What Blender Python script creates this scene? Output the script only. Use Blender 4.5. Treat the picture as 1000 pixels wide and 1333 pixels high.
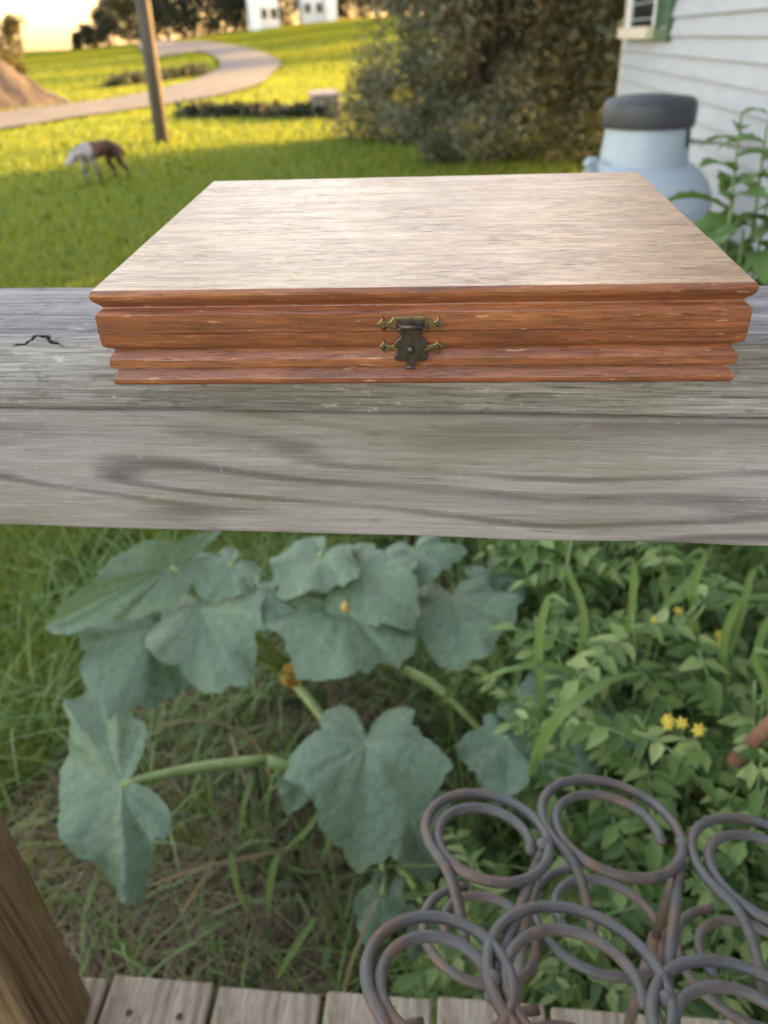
import bpy, bmesh, math, random
import numpy as np
from mathutils import Vector, Matrix, noise as mnoise

for o in list(bpy.data.objects):
    bpy.data.objects.remove(o)
S = bpy.context.scene
COL = S.collection
R = math.radians

# ------------------------------------------------------------------ camera
FPX, CH = 1023.8, 1.6                     # focal length in photo pixels, eye height over the lawn


def cam_rows(pitch, yaw, roll):
    cp, sp, cy, sy = math.cos(pitch), math.sin(pitch), math.cos(yaw), math.sin(yaw)
    f = np.array([sy * cp, cy * cp, -sp]); r = np.array([cy, -sy, 0.0]); u = np.cross(r, f)
    cr, sr = math.cos(roll), math.sin(roll)
    return np.array([r * cr + u * sr, -r * sr + u * cr, f])


RG = cam_rows(R(31), 0, -.0378)           # camera against the plumb world
RD = cam_rows(.5907, -.1116, -.0378)      # camera against the (slightly settled) porch
EYE = np.array([0, 0, CH])
cam = bpy.data.cameras.new('camera'); camo = bpy.data.objects.new('camera', cam); COL.objects.link(camo)
camo.matrix_world = Matrix(((RG[0][0], RG[1][0], -RG[2][0], 0), (RG[0][1], RG[1][1], -RG[2][1], 0),
                            (RG[0][2], RG[1][2], -RG[2][2], CH), (0, 0, 0, 1)))
cam.sensor_fit = 'VERTICAL'; cam.sensor_height = 24; cam.lens = FPX / 1333 * 24
cam.clip_start = .01; cam.clip_end = 3000
cam.dof.use_dof = True; cam.dof.focus_distance = .40; cam.dof.aperture_fstop = cam.lens / 3.2
S.camera = camo
DK = RG.T @ RD
DECK = Matrix([[*DK[i], EYE[i]] for i in range(3)] + [[0, 0, 0, 1]])   # porch frame (origin at the eye) -> world

# ------------------------------------------------------------------ sky, sun, exposure
SUN_AZ, SUN_EL = R(54), R(11)
W = bpy.data.worlds.new('World'); S.world = W; W.use_nodes = True
wn = W.node_tree
sky = wn.nodes.new('ShaderNodeTexSky'); sky.sky_type = 'NISHITA'; sky.sun_disc = False
sky.sun_elevation = SUN_EL; sky.sun_rotation = SUN_AZ; sky.dust_density = 2.0; sky.ozone_density = 0.3; sky.air_density = 1.0
bg = wn.nodes['Background']; bg.inputs[1].default_value = .15
tint = wn.nodes.new('ShaderNodeMix'); tint.data_type = 'RGBA'; tint.blend_type = 'MULTIPLY'; tint.inputs[0].default_value = 1
tint.inputs[7].default_value = (1.12, .925, .82, 1)          # daylight balance for open shade
wn.links.new(sky.outputs[0], tint.inputs[6]); wn.links.new(tint.outputs[2], bg.inputs[0])
sl = bpy.data.lights.new('sun', 'SUN'); sl.energy = 3.6; sl.angle = R(.6); sl.color = (1, .60, .17)
so = bpy.data.objects.new('sun', sl); COL.objects.link(so)
sdir = Vector((math.sin(SUN_AZ) * math.cos(SUN_EL), math.cos(SUN_AZ) * math.cos(SUN_EL), math.sin(SUN_EL)))
so.rotation_euler = sdir.to_track_quat('Z', 'Y').to_euler(); so.location = sdir * 60
S.view_settings.view_transform = 'Standard'; S.view_settings.look = 'None'
S.view_settings.exposure = 3.1; S.view_settings.gamma = 1
S.cycles.use_denoising = True
S.cycles.max_bounces = 6; S.cycles.transparent_max_bounces = 6


# ------------------------------------------------------------------ geometry helpers
def ray(x, y, M=RG):
    return M.T @ np.array([(x - 500) / FPX, (666.5 - y) / FPX, 1.0])


def sm(a, b, t):
    t = np.clip((t - a) / (b - a), 0, 1); return t * t * (3 - 2 * t)


def terrain(x, y):
    far = sm(45, 130, y) * (1.7 + 2.6 * sm(-45, 5, x)) * (1 - .9 * sm(170, 420, y))
    return far + .06 * np.sin(x * .35 + 1) * np.sin(y * .27) * sm(5, 14, np.hypot(x, y))


def on_ground(x, y, start=.5):
    d = ray(x, y); d = d / math.hypot(d[0], d[1]); t = start
    while t < 500:
        p = d * t
        if CH + p[2] < terrain(p[0], p[1]): return Vector((p[0], p[1], float(terrain(p[0], p[1]))))
        t += .02 + t * .002
    return Vector((d[0] * 500, d[1] * 500, 0))


def at_z(x, y, z):                        # world point where the sight line meets height z
    d = ray(x, y); t = (z - CH) / d[2]; return Vector(d * t + EYE)


def at_depth(x, y, Z):
    return Vector(ray(x, y) * Z + EYE)


def dk_z(x, y, z):                        # porch-frame point at porch height z
    d = ray(x, y, RD); return Vector(d * (z / d[2]))


def dk_y(x, y, yy):
    d = ray(x, y, RD); return Vector(d * (yy / d[1]))


class MB:
    def __init__(s): s.v = []; s.f = []; s.m = []

    def add(s, vs, fs, mi=0):
        k = len(s.v); s.v += [tuple(map(float, v)) for v in vs]
        s.f += [tuple(i + k for i in f) for f in fs]; s.m += [mi] * len(fs)

    def box(s, a, b, mi=0):
        x0, y0, z0 = a; x1, y1, z1 = b
        s.add([(x0, y0, z0), (x1, y0, z0), (x1, y1, z0), (x0, y1, z0), (x0, y0, z1), (x1, y0, z1), (x1, y1, z1), (x0, y1, z1)],
              [(0, 3, 2, 1), (4, 5, 6, 7), (0, 1, 5, 4), (1, 2, 6, 5), (2, 3, 7, 6), (3, 0, 4, 7)], mi)

    def tube(s, pts, rad, n=8, mi=0, cap=True):
        pts = [Vector(p) for p in pts]; m = len(pts)
        rad = rad if hasattr(rad, '__len__') else [rad] * m
        t = (pts[1] - pts[0]).normalized(); a = t.orthogonal().normalized()
        vs = []
        for i, p in enumerate(pts):
            t2 = (pts[min(i + 1, m - 1)] - pts[max(i - 1, 0)]).normalized()
            a = (t.rotation_difference(t2) @ a); a = (a - t2 * a.dot(t2)).normalized(); t = t2; b = t.cross(a)
            for k in range(n):
                w = 2 * math.pi * k / n; vs.append(p + (a * math.cos(w) + b * math.sin(w)) * rad[i])
        fs = [(i * n + k, i * n + (k + 1) % n, (i + 1) * n + (k + 1) % n, (i + 1) * n + k) for i in range(m - 1) for k in range(n)]
        if cap: fs += [tuple(range(n - 1, -1, -1)), tuple(range((m - 1) * n, m * n))]
        s.add(vs, fs, mi)

    def lathe(s, prof, c=(0, 0, 0), n=32, mi=0):
        vs = [(c[0] + r * math.cos(2 * math.pi * k / n), c[1] + r * math.sin(2 * math.pi * k / n), c[2] + z) for r, z in prof for k in range(n)]
        m = len(prof)
        fs = [(i * n + k, i * n + (k + 1) % n, (i + 1) * n + (k + 1) % n, (i + 1) * n + k) for i in range(m - 1) for k in range(n)]
        fs += [tuple(range(n - 1, -1, -1)), tuple(range((m - 1) * n, m * n))]
        s.add(vs, fs, mi)

    def prism(s, outline, y0, y1, mi=0):  # outline in xz, extruded along y
        n = len(outline)
        vs = [(x, y0, z) for x, z in outline] + [(x, y1, z) for x, z in outline]
        fs = [tuple(range(n)), tuple(range(2 * n - 1, n - 1, -1))] + [(i, i + n, (i + 1) % n + n, (i + 1) % n) for i in range(n)]
        s.add(vs, fs, mi)

    def build(s, name, mats, parent=None, smooth=False, bevel=0, seg=2):
        me = bpy.data.meshes.new(name); me.from_pydata(s.v, [], s.f)
        mats = mats if isinstance(mats, (list, tuple)) else [mats]
        for m in mats: me.materials.append(m)
        if len(mats) > 1: me.polygons.foreach_set('material_index', s.m)
        if smooth: me.polygons.foreach_set('use_smooth', [True] * len(me.polygons))
        me.update()
        if bevel:
            bm = bmesh.new(); bm.from_mesh(me); bmesh.ops.recalc_face_normals(bm, faces=bm.faces)
            bmesh.ops.bevel(bm, geom=[e for e in bm.edges if len(e.link_faces) == 2 and e.calc_face_angle(0) > .5], offset=bevel, segments=seg, affect='EDGES', profile=.5)
            bm.to_mesh(me); bm.free()
        o = bpy.data.objects.new(name, me); COL.objects.link(o); o.parent = parent
        return o


def np_mesh(name, V, F, mats, parent=None, smooth=False, attr=None):
    """V (n,3) and F (m,k) arrays -> one mesh object"""
    V = np.asarray(V, dtype=np.float32); F = np.asarray(F, dtype=np.int32); k = F.shape[1]
    me = bpy.data.meshes.new(name)
    me.vertices.add(len(V)); me.vertices.foreach_set('co', V.ravel())
    me.loops.add(F.size); me.loops.foreach_set('vertex_index', F.ravel())
    me.polygons.add(len(F)); me.polygons.foreach_set('loop_start', np.arange(0, F.size, k, dtype=np.int32))
    if smooth: me.polygons.foreach_set('use_smooth', np.ones(len(F), dtype=bool))
    for m in (mats if isinstance(mats, (list, tuple)) else [mats]): me.materials.append(m)
    if attr is not None:
        for nm, vals in attr.items():
            a = me.attributes.new(nm, 'FLOAT', 'POINT'); a.data.foreach_set('value', np.asarray(vals, dtype=np.float32))
    me.update(calc_edges=True); me.validate()
    o = bpy.data.objects.new(name, me); COL.objects.link(o); o.parent = parent
    return o


def empty(name, loc=(0, 0, 0), rz=0):
    o = bpy.data.objects.new(name, None); COL.objects.link(o); o.location = loc; o.rotation_euler = (0, 0, rz)
    o.empty_display_size = .05
    return o


def tag(o, label=None, cat=None, group=None, kind=None):
    if label: o['label'] = label
    if cat: o['category'] = cat
    if group: o['group'] = group
    if kind: o['kind'] = kind
    return o


KIDS = {}


def copy_tree(o, parent=None):
    if not KIDS:
        for q in bpy.data.objects:
            if q.parent: KIDS.setdefault(q.parent.name, []).append(q)
    c = o.copy(); COL.objects.link(c); c.parent = parent
    for ch in KIDS.get(o.name, []): copy_tree(ch, c)
    return c


def on_porch(o, M=Matrix()):              # put a top-level object into the settled porch frame
    o.matrix_world = DECK @ M
    return o


# ------------------------------------------------------------------ material helpers
class NT:
    def __init__(s, name):
        s.m = bpy.data.materials.new(name); s.m.use_nodes = True; s.t = s.m.node_tree
        s.p = s.t.nodes['Principled BSDF']; s.out = s.t.nodes['Material Output']; s._co = None

    def n(s, typ, **kw):
        q = s.t.nodes.new('ShaderNode' + typ)
        for k, v in kw.items(): setattr(q, k, v)
        return q

    def l(s, a, b): s.t.links.new(a, b)

    def co(s, scale=(1, 1, 1), rot=(0, 0, 0), loc=(0, 0, 0), src='Object'):
        c = s.n('TexCoord'); mp = s.n('Mapping'); mp.inputs['Scale'].default_value = scale
        mp.inputs['Rotation'].default_value = rot; mp.inputs['Location'].default_value = loc
        s.l(c.outputs[src], mp.inputs[0]); return mp.outputs[0]

    def noise(s, co, scale, detail=6, rough=.6, dist=0):
        q = s.n('TexNoise'); q.inputs['Scale'].default_value = scale; q.inputs['Detail'].default_value = detail
        q.inputs['Roughness'].default_value = rough; q.inputs['Distortion'].default_value = dist
        s.l(co, q.inputs['Vector']); return q.outputs['Fac']

    def wave(s, co, scale, dist, detail=3, dscale=1.0, direction='Y'):
        q = s.n('TexWave'); q.bands_direction = direction; q.inputs['Scale'].default_value = scale; q.inputs['Distortion'].default_value = dist
        q.inputs['Detail'].default_value = detail; q.inputs['Detail Scale'].default_value = dscale
        s.l(co, q.inputs['Vector']); return q.outputs['Fac']

    def ramp(s, fac, stops):
        q = s.n('ValToRGB'); e = q.color_ramp.elements
        while len(e) < len(stops): e.new(.5)
        for i, (p, c) in enumerate(stops):
            e[i].position = p; e[i].color = (*c, 1) if hasattr(c, '__len__') else (c, c, c, 1)
        s.l(fac, q.inputs[0]); return q.outputs[0]

    def mix(s, a, b, fac, mode='MIX'):
        q = s.n('Mix', data_type='RGBA', blend_type=mode)
        for i, v in ((6, a), (7, b)):
            if hasattr(v, 'is_linked') or hasattr(v, 'links'): s.l(v, q.inputs[i])
            else: q.inputs[i].default_value = (*v, 1)
        if isinstance(fac, (int, float)): q.inputs[0].default_value = fac
        else: s.l(fac, q.inputs[0])
        return q.outputs[2]

    def mrange(s, v, a, b, c=0, d=1):
        q = s.n('MapRange'); s.l(v, q.inputs[0])
        for i, x in enumerate((a, b, c, d)): q.inputs[i + 1].default_value = x
        return q.outputs[0]

    def math(s, op, a, b=0):
        q = s.n('Math', operation=op)
        for i, v in enumerate((a, b)):
            if isinstance(v, (int, float)): q.inputs[i].default_value = v
            else: s.l(v, q.inputs[i])
        return q.outputs[0]

    def bump(s, h, strength=.3, dist=.002, prev=None):
        q = s.n('Bump'); q.inputs['Strength'].default_value = strength; q.inputs['Distance'].default_value = dist
        s.l(h, q.inputs['Height'])
        if prev is not None: s.l(prev, q.inputs['Normal'])
        s.l(q.outputs[0], s.p.inputs['Normal']); return q.outputs[0]

    def col(s, c):
        if hasattr(c, '__len__'): s.p.inputs['Base Color'].default_value = (*c, 1)
        else: s.l(c, s.p.inputs['Base Color'])

    def set(s, rough=.6, metal=0, spec=None):
        if isinstance(rough, (int, float)): s.p.inputs['Roughness'].default_value = rough
        else: s.l(rough, s.p.inputs['Roughness'])
        s.p.inputs['Metallic'].default_value = metal
        if spec is not None: s.p.inputs['Specular IOR Level'].default_value = spec
        return s


def plain(name, c1, c2, scale=5, rough=.6, metal=0, bump=.2, bdist=.002, stretch=(1, 1, 1), spec=None, detail=6):
    t = NT(name); co = t.co(stretch); f = t.noise(co, scale, detail)
    t.col(t.ramp(f, [(.32, c1), (.68, c2)])); t.set(rough, metal, spec)
    if bump: t.bump(t.noise(co, scale * 4, 5), bump, bdist)
    return t.m


def leafy(name, cols, trans=.35, rough=.5, tcol=None, nscale=3, spec=.4, vein=None, bump=0):
    """leaf material: colour varies per leaf (island) and over the plant; part of the light passes through"""
    t = NT(name); g = t.n('NewGeometry'); f = t.noise(t.co(), nscale, 3)
    k = t.math('ADD', t.math('MULTIPLY', g.outputs['Random Per Island'], .6), t.math('MULTIPLY', f, .4))
    n = len(cols); c = t.ramp(k, [(.15 + .7 * i / max(1, n - 1), cc) for i, cc in enumerate(cols)])
    if vein:
        a = t.n('Attribute', attribute_name='vein'); c = t.mix(c, vein, a.outputs['Fac'])
    if bump:
        mo = t.noise(t.co(), 75, 5, .65); c = t.mix(c, t.ramp(mo, [(.3, .72), (.7, 1.3)]), .8, 'MULTIPLY')
        c = t.mix(c, (.36, .40, .32), t.mrange(t.noise(t.co(), 310, 2), .66, .74, 0, .35))
        t.bump(t.noise(t.co(), 48, 5, .6), bump, .012)
    t.col(c); t.set(rough, 0, spec)
    tr = t.n('BsdfTranslucent'); ms = t.n('MixShader'); ms.inputs[0].default_value = trans
    if tcol: t.l(t.mix(c, tcol, .6), tr.inputs[0])
    else: t.l(c, tr.inputs[0])
    t.l(t.p.outputs[0], ms.inputs[1]); t.l(tr.outputs[0], ms.inputs[2]); t.l(ms.outputs[0], t.out.inputs[0])
    return t.m


def weathered(name, seed, dark, mid, light, grain_axis='X', lines=.5, algae=0., fine=1., wv=(60, 14, 1.2), bump=.5, line_col=None, mottle=1.0):
    """grey weathered lumber, grain along one axis"""
    t = NT(name)
    ax = 'XYZ'.index(grain_axis)
    vec = lambda al, ac: tuple(al if i == ax else ac for i in range(3))
    loc = (seed * 3.1, seed * 1.7, seed * 2.3)
    big = t.noise(t.co(vec(2.2, 26), loc=loc), 1.0, 5, .6, .8)
    c = t.ramp(big, [(.28, dark), (.5, mid), (.74, light)])
    gv = t.noise(t.co(vec(wv[2], wv[1]), loc=loc), 1.0, 2, .4, .25)          # growth rings: contours of a stretched field
    ring = t.math('SINE', t.math('ADD', t.math('MULTIPLY', gv, wv[0]), t.math('MULTIPLY', t.noise(t.co(vec(9, 160), loc=loc), 1.0, 4), 1.6)))
    lm = t.math('MULTIPLY', t.mrange(ring, .1, 1.0, 0, lines), t.mrange(t.noise(t.co(vec(4, 30)), 1.0, 4), .35, .6, .15, 1))
    c = t.mix(c, line_col or tuple(x * .55 for x in dark), lm)
    fib = t.noise(t.co(vec(16, 620), loc=loc), 1.0, 5, .7)                    # raised fibres
    fib2 = t.noise(t.co(vec(45, 1500), loc=loc), 1.0, 3, .6)
    c = t.mix(c, t.ramp(fib, [(.30, .35), (.5, .95), (.70, 1.45)]), .8 * fine, 'MULTIPLY')
    c = t.mix(c, t.ramp(fib2, [(.34, .5), (.6, 1.2)]), .5 * fine, 'MULTIPLY')
    mot = t.noise(t.co(vec(55, 150), loc=loc), 1.0, 5, .7)                   # mottled lichen and dirt
    c = t.mix(c, tuple(x * .5 for x in dark), t.mrange(mot, .56, .70, 0, .75 * mottle))
    c = t.mix(c, tuple(min(1, x * 1.35) for x in light), t.mrange(mot, .40, .28, 0, .55 * mottle))
    if algae:
        al = t.mrange(t.noise(t.co(vec(5, 22), loc=loc), 1.0, 5, .6), .50, .68, 0, algae)
        c = t.mix(c, (.14, .14, .055), al)
    crk = t.mrange(t.noise(t.co(vec(7, 420), loc=(9, seed, 3)), 1.0, 2), .285, .25, 0, 1)
    c = t.mix(c, (.035, .03, .028), t.math('MULTIPLY', crk, .8))
    spk = t.mrange(t.noise(t.co((1, 1, 1), loc=loc), 420, 2), .68, .74, 0, .3)
    c = t.mix(c, tuple(min(1, x * 1.5) for x in light), spk)
    t.col(c); t.set(.9, 0, .1)
    b1 = t.bump(fib, bump, .0012)
    b1 = t.bump(t.math('SUBTRACT', t.math('ADD', mot, t.math('MULTIPLY', ring, .05)), crk), bump, .0012, b1)
    return t.m


M = {}
# red-brown box wood: open grain with dark pores, pale nicks, worn satin polish
def box_wood(name, top):
    t = NT(name)
    co = t.co((1, 9, 9))
    big = t.noise(co, 9, 5, .55, .8)
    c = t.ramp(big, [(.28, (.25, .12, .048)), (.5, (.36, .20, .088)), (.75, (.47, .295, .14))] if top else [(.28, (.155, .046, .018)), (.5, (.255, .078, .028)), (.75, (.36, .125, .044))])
    fib = t.noise(t.co((7, 110, 110)), 5, 5, .65)
    c = t.mix(c, t.ramp(fib, [(.3, .45), (.5, .95), (.68, 1.4)]), .85, 'MULTIPLY')
    fin = t.noise(t.co((22, 420, 420)), 3, 4, .65); c = t.mix(c, t.ramp(fin, [(.32, .6), (.66, 1.3)]), .6, 'MULTIPLY')
    pore = t.noise(t.co((38, 620, 620) if top else (40, 500, 500)), 3.0, 4, .6)
    pth = t.mrange(t.noise(t.co((10, 24, 24)), 1.6, 4), .3, .7, -.05, .05)
    pm = t.mrange(t.math('ADD', pore, pth), .33, .43, 1, 0)
    c = t.mix(c, (.05, .014, .008), t.math('MULTIPLY', pm, .8 if top else .3))
    nick = t.noise(t.co((60, 420, 420), rot=(0, 0, .12)), 1.6, 2, .5)
    nm = t.mrange(nick, .675, .73, 0, .6)
    c = t.mix(c, (.62, .36, .2), nm)
    ding = t.mrange(t.noise(t.co((90, 150, 150)), 1.3, 2), .75, .775, 0, .8)
    c = t.mix(c, (.06, .02, .012), ding)
    t.col(c)
    rn = t.noise(t.co((14, 60, 60)), 4, 5, .6)
    t.set(t.mrange(rn, .3, .7, .30, .50), 0, .5)
    h = t.math('ADD', t.math('MULTIPLY', fib, .6), t.math('MULTIPLY', t.math('SUBTRACT', 1, pm), .7))
    b = t.bump(h, .42 if top else .3, .0005)
    t.bump(t.noise(t.co((8, 40, 40)), 4, 4), .25, .0008, b)
    t.l(t.mrange(pm, 0, 1, .42, .03), t.p.inputs['Coat Weight']); t.l(t.mrange(pm, 0, 1, .5, .1), t.p.inputs['Specular IOR Level']); t.p.inputs['Coat Roughness'].default_value = .38
    return t.m


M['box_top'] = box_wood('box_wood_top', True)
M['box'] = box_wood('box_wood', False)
M['cap'] = weathered('weathered_cap', 1, (.185, .165, .158), (.36, .325, .312), (.55, .508, .485), 'X', .3, .15, 1.0, (60, 30, 1.0), .8)
M['rail'] = weathered('weathered_rail', 4, (.23, .197, .19), (.325, .284, .275), (.425, .38, .37), 'X', .85, .38, .45, (62, 15, 1.7), .35, (.13, .11, .105), .4)
M['post'] = weathered('post_wood', 7, (.125, .08, .042), (.19, .128, .068), (.26, .185, .105), 'Z', 1.0, 0, .5, (110, 30, .35), .4, (.075, .042, .018), .3)
M['plank'] = weathered('plank_wood', 9, (.18, .135, .10), (.30, .24, .18), (.42, .35, .27), 'Y', .5, .1, .8, (70, 22, .8), .6, None, .7)
M['iron'] = None
t = NT('rusty_iron'); f = t.noise(t.co(), 60, 7, .75); c = t.ramp(f, [(.34, (.075, .062, .058)), (.5, (.14, .09, .066)), (.62, (.21, .11, .068)), (.75, (.30, .19, .13))])
f2 = t.noise(t.co(), 11, 5, .6); c = t.mix(t.ramp(f, [(.3, (.085, .08, .078)), (.7, (.15, .142, .138))]), c, t.mrange(f2, .46, .62))
t.col(c); t.set(t.mrange(f, .35, .7, .38, .75), .35); t.bump(t.noise(t.co(), 240, 6, .7), .7, .0012); M['iron'] = t.m
M['brass'] = plain('aged_brass', (.16, .105, .05), (.36, .25, .125), 260, .42, .85, .25, .0003)
M['bronze'] = plain('dark_bronze', (.06, .047, .04), (.14, .108, .088), 300, .42, .8, .25, .0003)
M['screw'] = plain('rusty_screw', (.04, .025, .02), (.09, .05, .035), 200, .6, .5, .1)


# ------------------------------------------------------------------ ground, road, bank
t = NT('ground_grass')
co = t.co()
f = t.noise(co, .35, 6, .6); g2 = t.noise(co, 14, 6, .7)
c = t.ramp(f, [(.3, (.06, .10, .012)), (.55, (.09, .13, .016)), (.78, (.15, .15, .022))])
c = t.mix(c, t.ramp(g2, [(.3, .55), (.7, 1.3)]), .8, 'MULTIPLY')
far = t.n('SeparateXYZ'); t.l(co, far.inputs[0])
c = t.mix(c, t.mix((.16, .145, .012), (.10, .125, .016), t.mrange(t.noise(co, .12, 4), .4, .6)), t.mrange(far.outputs[1], 14, 30, 0, .75))  # far field's dry-grass colour painted yellower with distance, standing in for sunlight
soil = t.ramp(t.noise(co, 30, 6, .7), [(.3, (.05, .032, .02)), (.55, (.15, .094, .06)), (.75, (.29, .20, .135))])
vm = t.n('VectorMath', operation='DISTANCE'); t.l(t.co((1, .62, 1)), vm.inputs[0]); vm.inputs[1].default_value = (-.1, .78, 0)
sd = t.math('ADD', vm.outputs['Value'], t.math('MULTIPLY', t.noise(co, 4.5, 4), 1.0))
c = t.mix(soil, c, t.mrange(sd, 1.15, 1.5))
t.col(c); t.set(1, 0, 0)
b = t.bump(t.noise(co, 22, 5, .7), .9, .06)
M['ground'] = t.m
nr, na = 150, 240
rad = np.concatenate([[0.0], .4 * (900 / .4) ** (np.arange(nr) / (nr - 1))])
ang = np.arange(na) / na * 2 * math.pi
V = [(0, 0, 0)]
for r_ in rad[1:]:
    x, y = r_ * np.cos(ang), r_ * np.sin(ang); V += list(zip(x, y, terrain(x, y)))
F = []
for i in range(nr - 1):
    a = 1 + i * na
    for k in range(na): F.append((a + k, a + na + k, a + na + (k + 1) % na, a + (k + 1) % na))
gm = MB(); gm.add(V, F + [(0, 1 + k, 1 + (k + 1) % na) for k in range(na)])
tag(gm.build('ground', M['ground'], smooth=True), kind='structure')

M['road'] = plain('road_gravel', (.06, .055, .056), (.105, .093, .09), 1.1, .9, 0, .5, .01)
pts = [on_ground(*q) for q in [(-120, 178), (-40, 166), (0, 159), (60, 151), (110, 144), (165, 136.5), (212, 129), (252, 120), (285, 110), (310, 98.5), (325, 88), (323, 79), (310, 71.5), (285, 64.5), (255, 59.5), (228, 56.5), (200, 54.5), (170, 52.5)]]
P = []
for i in range(len(pts) - 1):
    p0, p1, p2, p3 = pts[max(i - 1, 0)], pts[i], pts[i + 1], pts[min(i + 2, len(pts) - 1)]
    for k in range(8):
        u = k / 8; P.append(.5 * ((2 * p1) + (p2 - p0) * u + (2 * p0 - 5 * p1 + 4 * p2 - p3) * u * u + (3 * p1 - p0 - 3 * p2 + p3) * u ** 3))
ROAD = [(p.x, p.y) for p in P]
rv, rf = [], []
for i, p in enumerate(P):
    d = (P[min(i + 1, len(P) - 1)] - P[max(i - 1, 0)]); n = Vector((-d.y, d.x, 0)).normalized()
    hw = 2.0
    for s_, dz in ((-1, .02), (-.45, .07), (.45, .07), (1, .02)):
        q = p + n * hw * s_; rv.append((q.x, q.y, float(terrain(q.x, q.y)) + dz + .05))
    if i: rf += [((i - 1) * 4 + k, (i - 1) * 4 + k + 1, i * 4 + k + 1, i * 4 + k) for k in range(3)]
rm = MB(); rm.add(rv, rf); tag(rm.build('road', M['road'], smooth=True), kind='structure')

t = NT('bank_dirt'); co = t.co(); f = t.noise(co, .9, 7, .65)
c = t.ramp(f, [(.3, (.045, .038, .038)), (.5, (.075, .062, .06)), (.75, (.12, .095, .078))])
t.col(c); t.set(.95, 0, .1); t.bump(t.noise(co, 3, 6, .7), .9, .15); M['dirt'] = t.m
bk = [on_ground(*q) for q in [(-420, 178), (-250, 168), (-120, 156), (-40, 148), (30, 142), (80, 137), (105, 134)]]
bv, bf = [], []
NB = 40
for i in range(NB + 1):
    u = i / NB * (len(bk) - 1); k = min(int(u), len(bk) - 2); p = bk[k].lerp(bk[k + 1], u - k)
    d = (bk[k + 1] - bk[k]).normalized(); n = Vector((-d.y, d.x, 0))
    h = 2.9 * (1 - .9 * (i / NB) ** 4) * (1 + .15 * math.sin(i * .9))
    for j, (w_, z_) in enumerate([(-.3, -.3), (0, .05), (.9, .35), (1.6, .68), (2.3, .9), (3.4, 1.0), (6, .95), (11, .5), (17, -.1)]):
        q = p + n * (w_ + .35 * mnoise.noise((i * .5, j * .8, 3)))
        bv.append((q.x, q.y, float(terrain(q.x, q.y)) + h * z_ + .18 * mnoise.noise((i * .4, j * .7, 0)) * (0 < j < 8)))
    if i: bf += [((i - 1) * 9 + j, (i - 1) * 9 + j + 1, i * 9 + j + 1, i * 9 + j) for j in range(8)]
bm_ = MB(); bm_.add(bv, bf); bm_.m = [1 if (q % 8) >= 4 else 0 for q in range(len(bf))]
tag(bm_.build('embankment', [M['dirt'], M['ground']], smooth=True), kind='structure')


# ------------------------------------------------------------------ house with lap siding
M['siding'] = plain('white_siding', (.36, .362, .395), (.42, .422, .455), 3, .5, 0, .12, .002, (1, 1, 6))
M['trim'] = plain('beige_trim', (.58, .48, .36), (.68, .58, .45), 6, .6, 0, .15)
M['white_trim'] = plain('white_trim', (.68, .67, .66), (.76, .75, .74), 6, .5, 0, .1)
M['shutter'] = plain('green_shutter', (.045, .09, .04), (.06, .12, .05), 8, .5, 0, .1)
M['block'] = plain('foundation_block', (.22, .21, .2), (.33, .31, .29), 7, .9, 0, .5, .004)
M['shingle'] = plain('roof_shingle', (.06, .055, .055), (.12, .11, .105), 4, .9, 0, .5, .004)
t = NT('window_glass'); t.col((.02, .018, .022)); t.set(.06, 0, .6); M['glass'] = t.m
HA = R(6.29); WALL = 1.55
house = empty('house', (WALL * math.cos(HA), -WALL * math.sin(HA), 0), -HA)    # local y runs along the wall, local x into the house
tag(house, 'white lap-sided house with a green shutter beside its window, gas tank at its wall', 'house')
Y0, Y1, EX = -4.5, 9.15, .121
for i in range(26):
    z = .34 + i * EX
    m = MB(); e = .006 * random.Random(i).random()
    m.add([(-.032, Y0, z), (-.032, Y1, z), (-.006, Y1, z + EX + .012), (-.006, Y0, z + EX + .012), (.012, Y0, z), (.012, Y1, z), (.012, Y1, z + EX + .012), (.012, Y0, z + EX + .012)],
          [(0, 3, 2, 1), (4, 5, 6, 7), (0, 1, 5, 4), (3, 7, 6, 2), (0, 4, 7, 3), (1, 2, 6, 5)])
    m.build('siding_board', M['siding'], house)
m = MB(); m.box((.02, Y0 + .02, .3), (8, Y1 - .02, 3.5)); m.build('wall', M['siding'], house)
m = MB(); m.box((.03, Y0 + .03, -.2), (7.9, Y1 - .03, .335)); m.build('foundation', M['block'], house)
m = MB(); m.box((-.035, Y1 - .03, .3), (.12, Y1 + .02, 3.45)); m.build('corner_board', M['trim'], house, bevel=.004)
m = MB(); m.add([(-.45, Y0 - .3, 3.45), (-.45, Y1 + .3, 3.45), (4, Y1 + .3, 5.6), (4, Y0 - .3, 5.6), (8.45, Y0 - .3, 3.45), (8.45, Y1 + .3, 3.45), (-.45, Y0 - .3, 3.3), (-.45, Y1 + .3, 3.3), (8.45, Y1 + .3, 3.3), (8.45, Y0 - .3, 3.3)],
                 [(0, 3, 2, 1), (3, 4, 5, 2), (0, 1, 7, 6), (4, 9, 8, 5), (6, 7, 8, 9), (1, 2, 5, 8, 7), (0, 6, 9, 4, 3)])
m.build('roof', M['shingle'], house)
wy0, wy1, wz0, wz1 = 7.72, 8.85, 1.62, 3.0
win = MB(); win.box((-.05, wy0 - .09, wz0), (.015, wy0, wz1)); win.box((-.05, wy1, wz0), (.015, wy1 + .09, wz1)); win.box((-.052, wy0 - .09, wz1), (.015, wy1 + .09, wz1 + .1)); win.box((-.04, wy0, wz0 + .66), (.015, wy1, wz0 + .71))
win = win.build('window', M['white_trim'], house, bevel=.004)
m = MB(); m.box((-.03, wy0, wz0), (.016, wy1, wz1)); m.build('pane', M['glass'], win)
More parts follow.
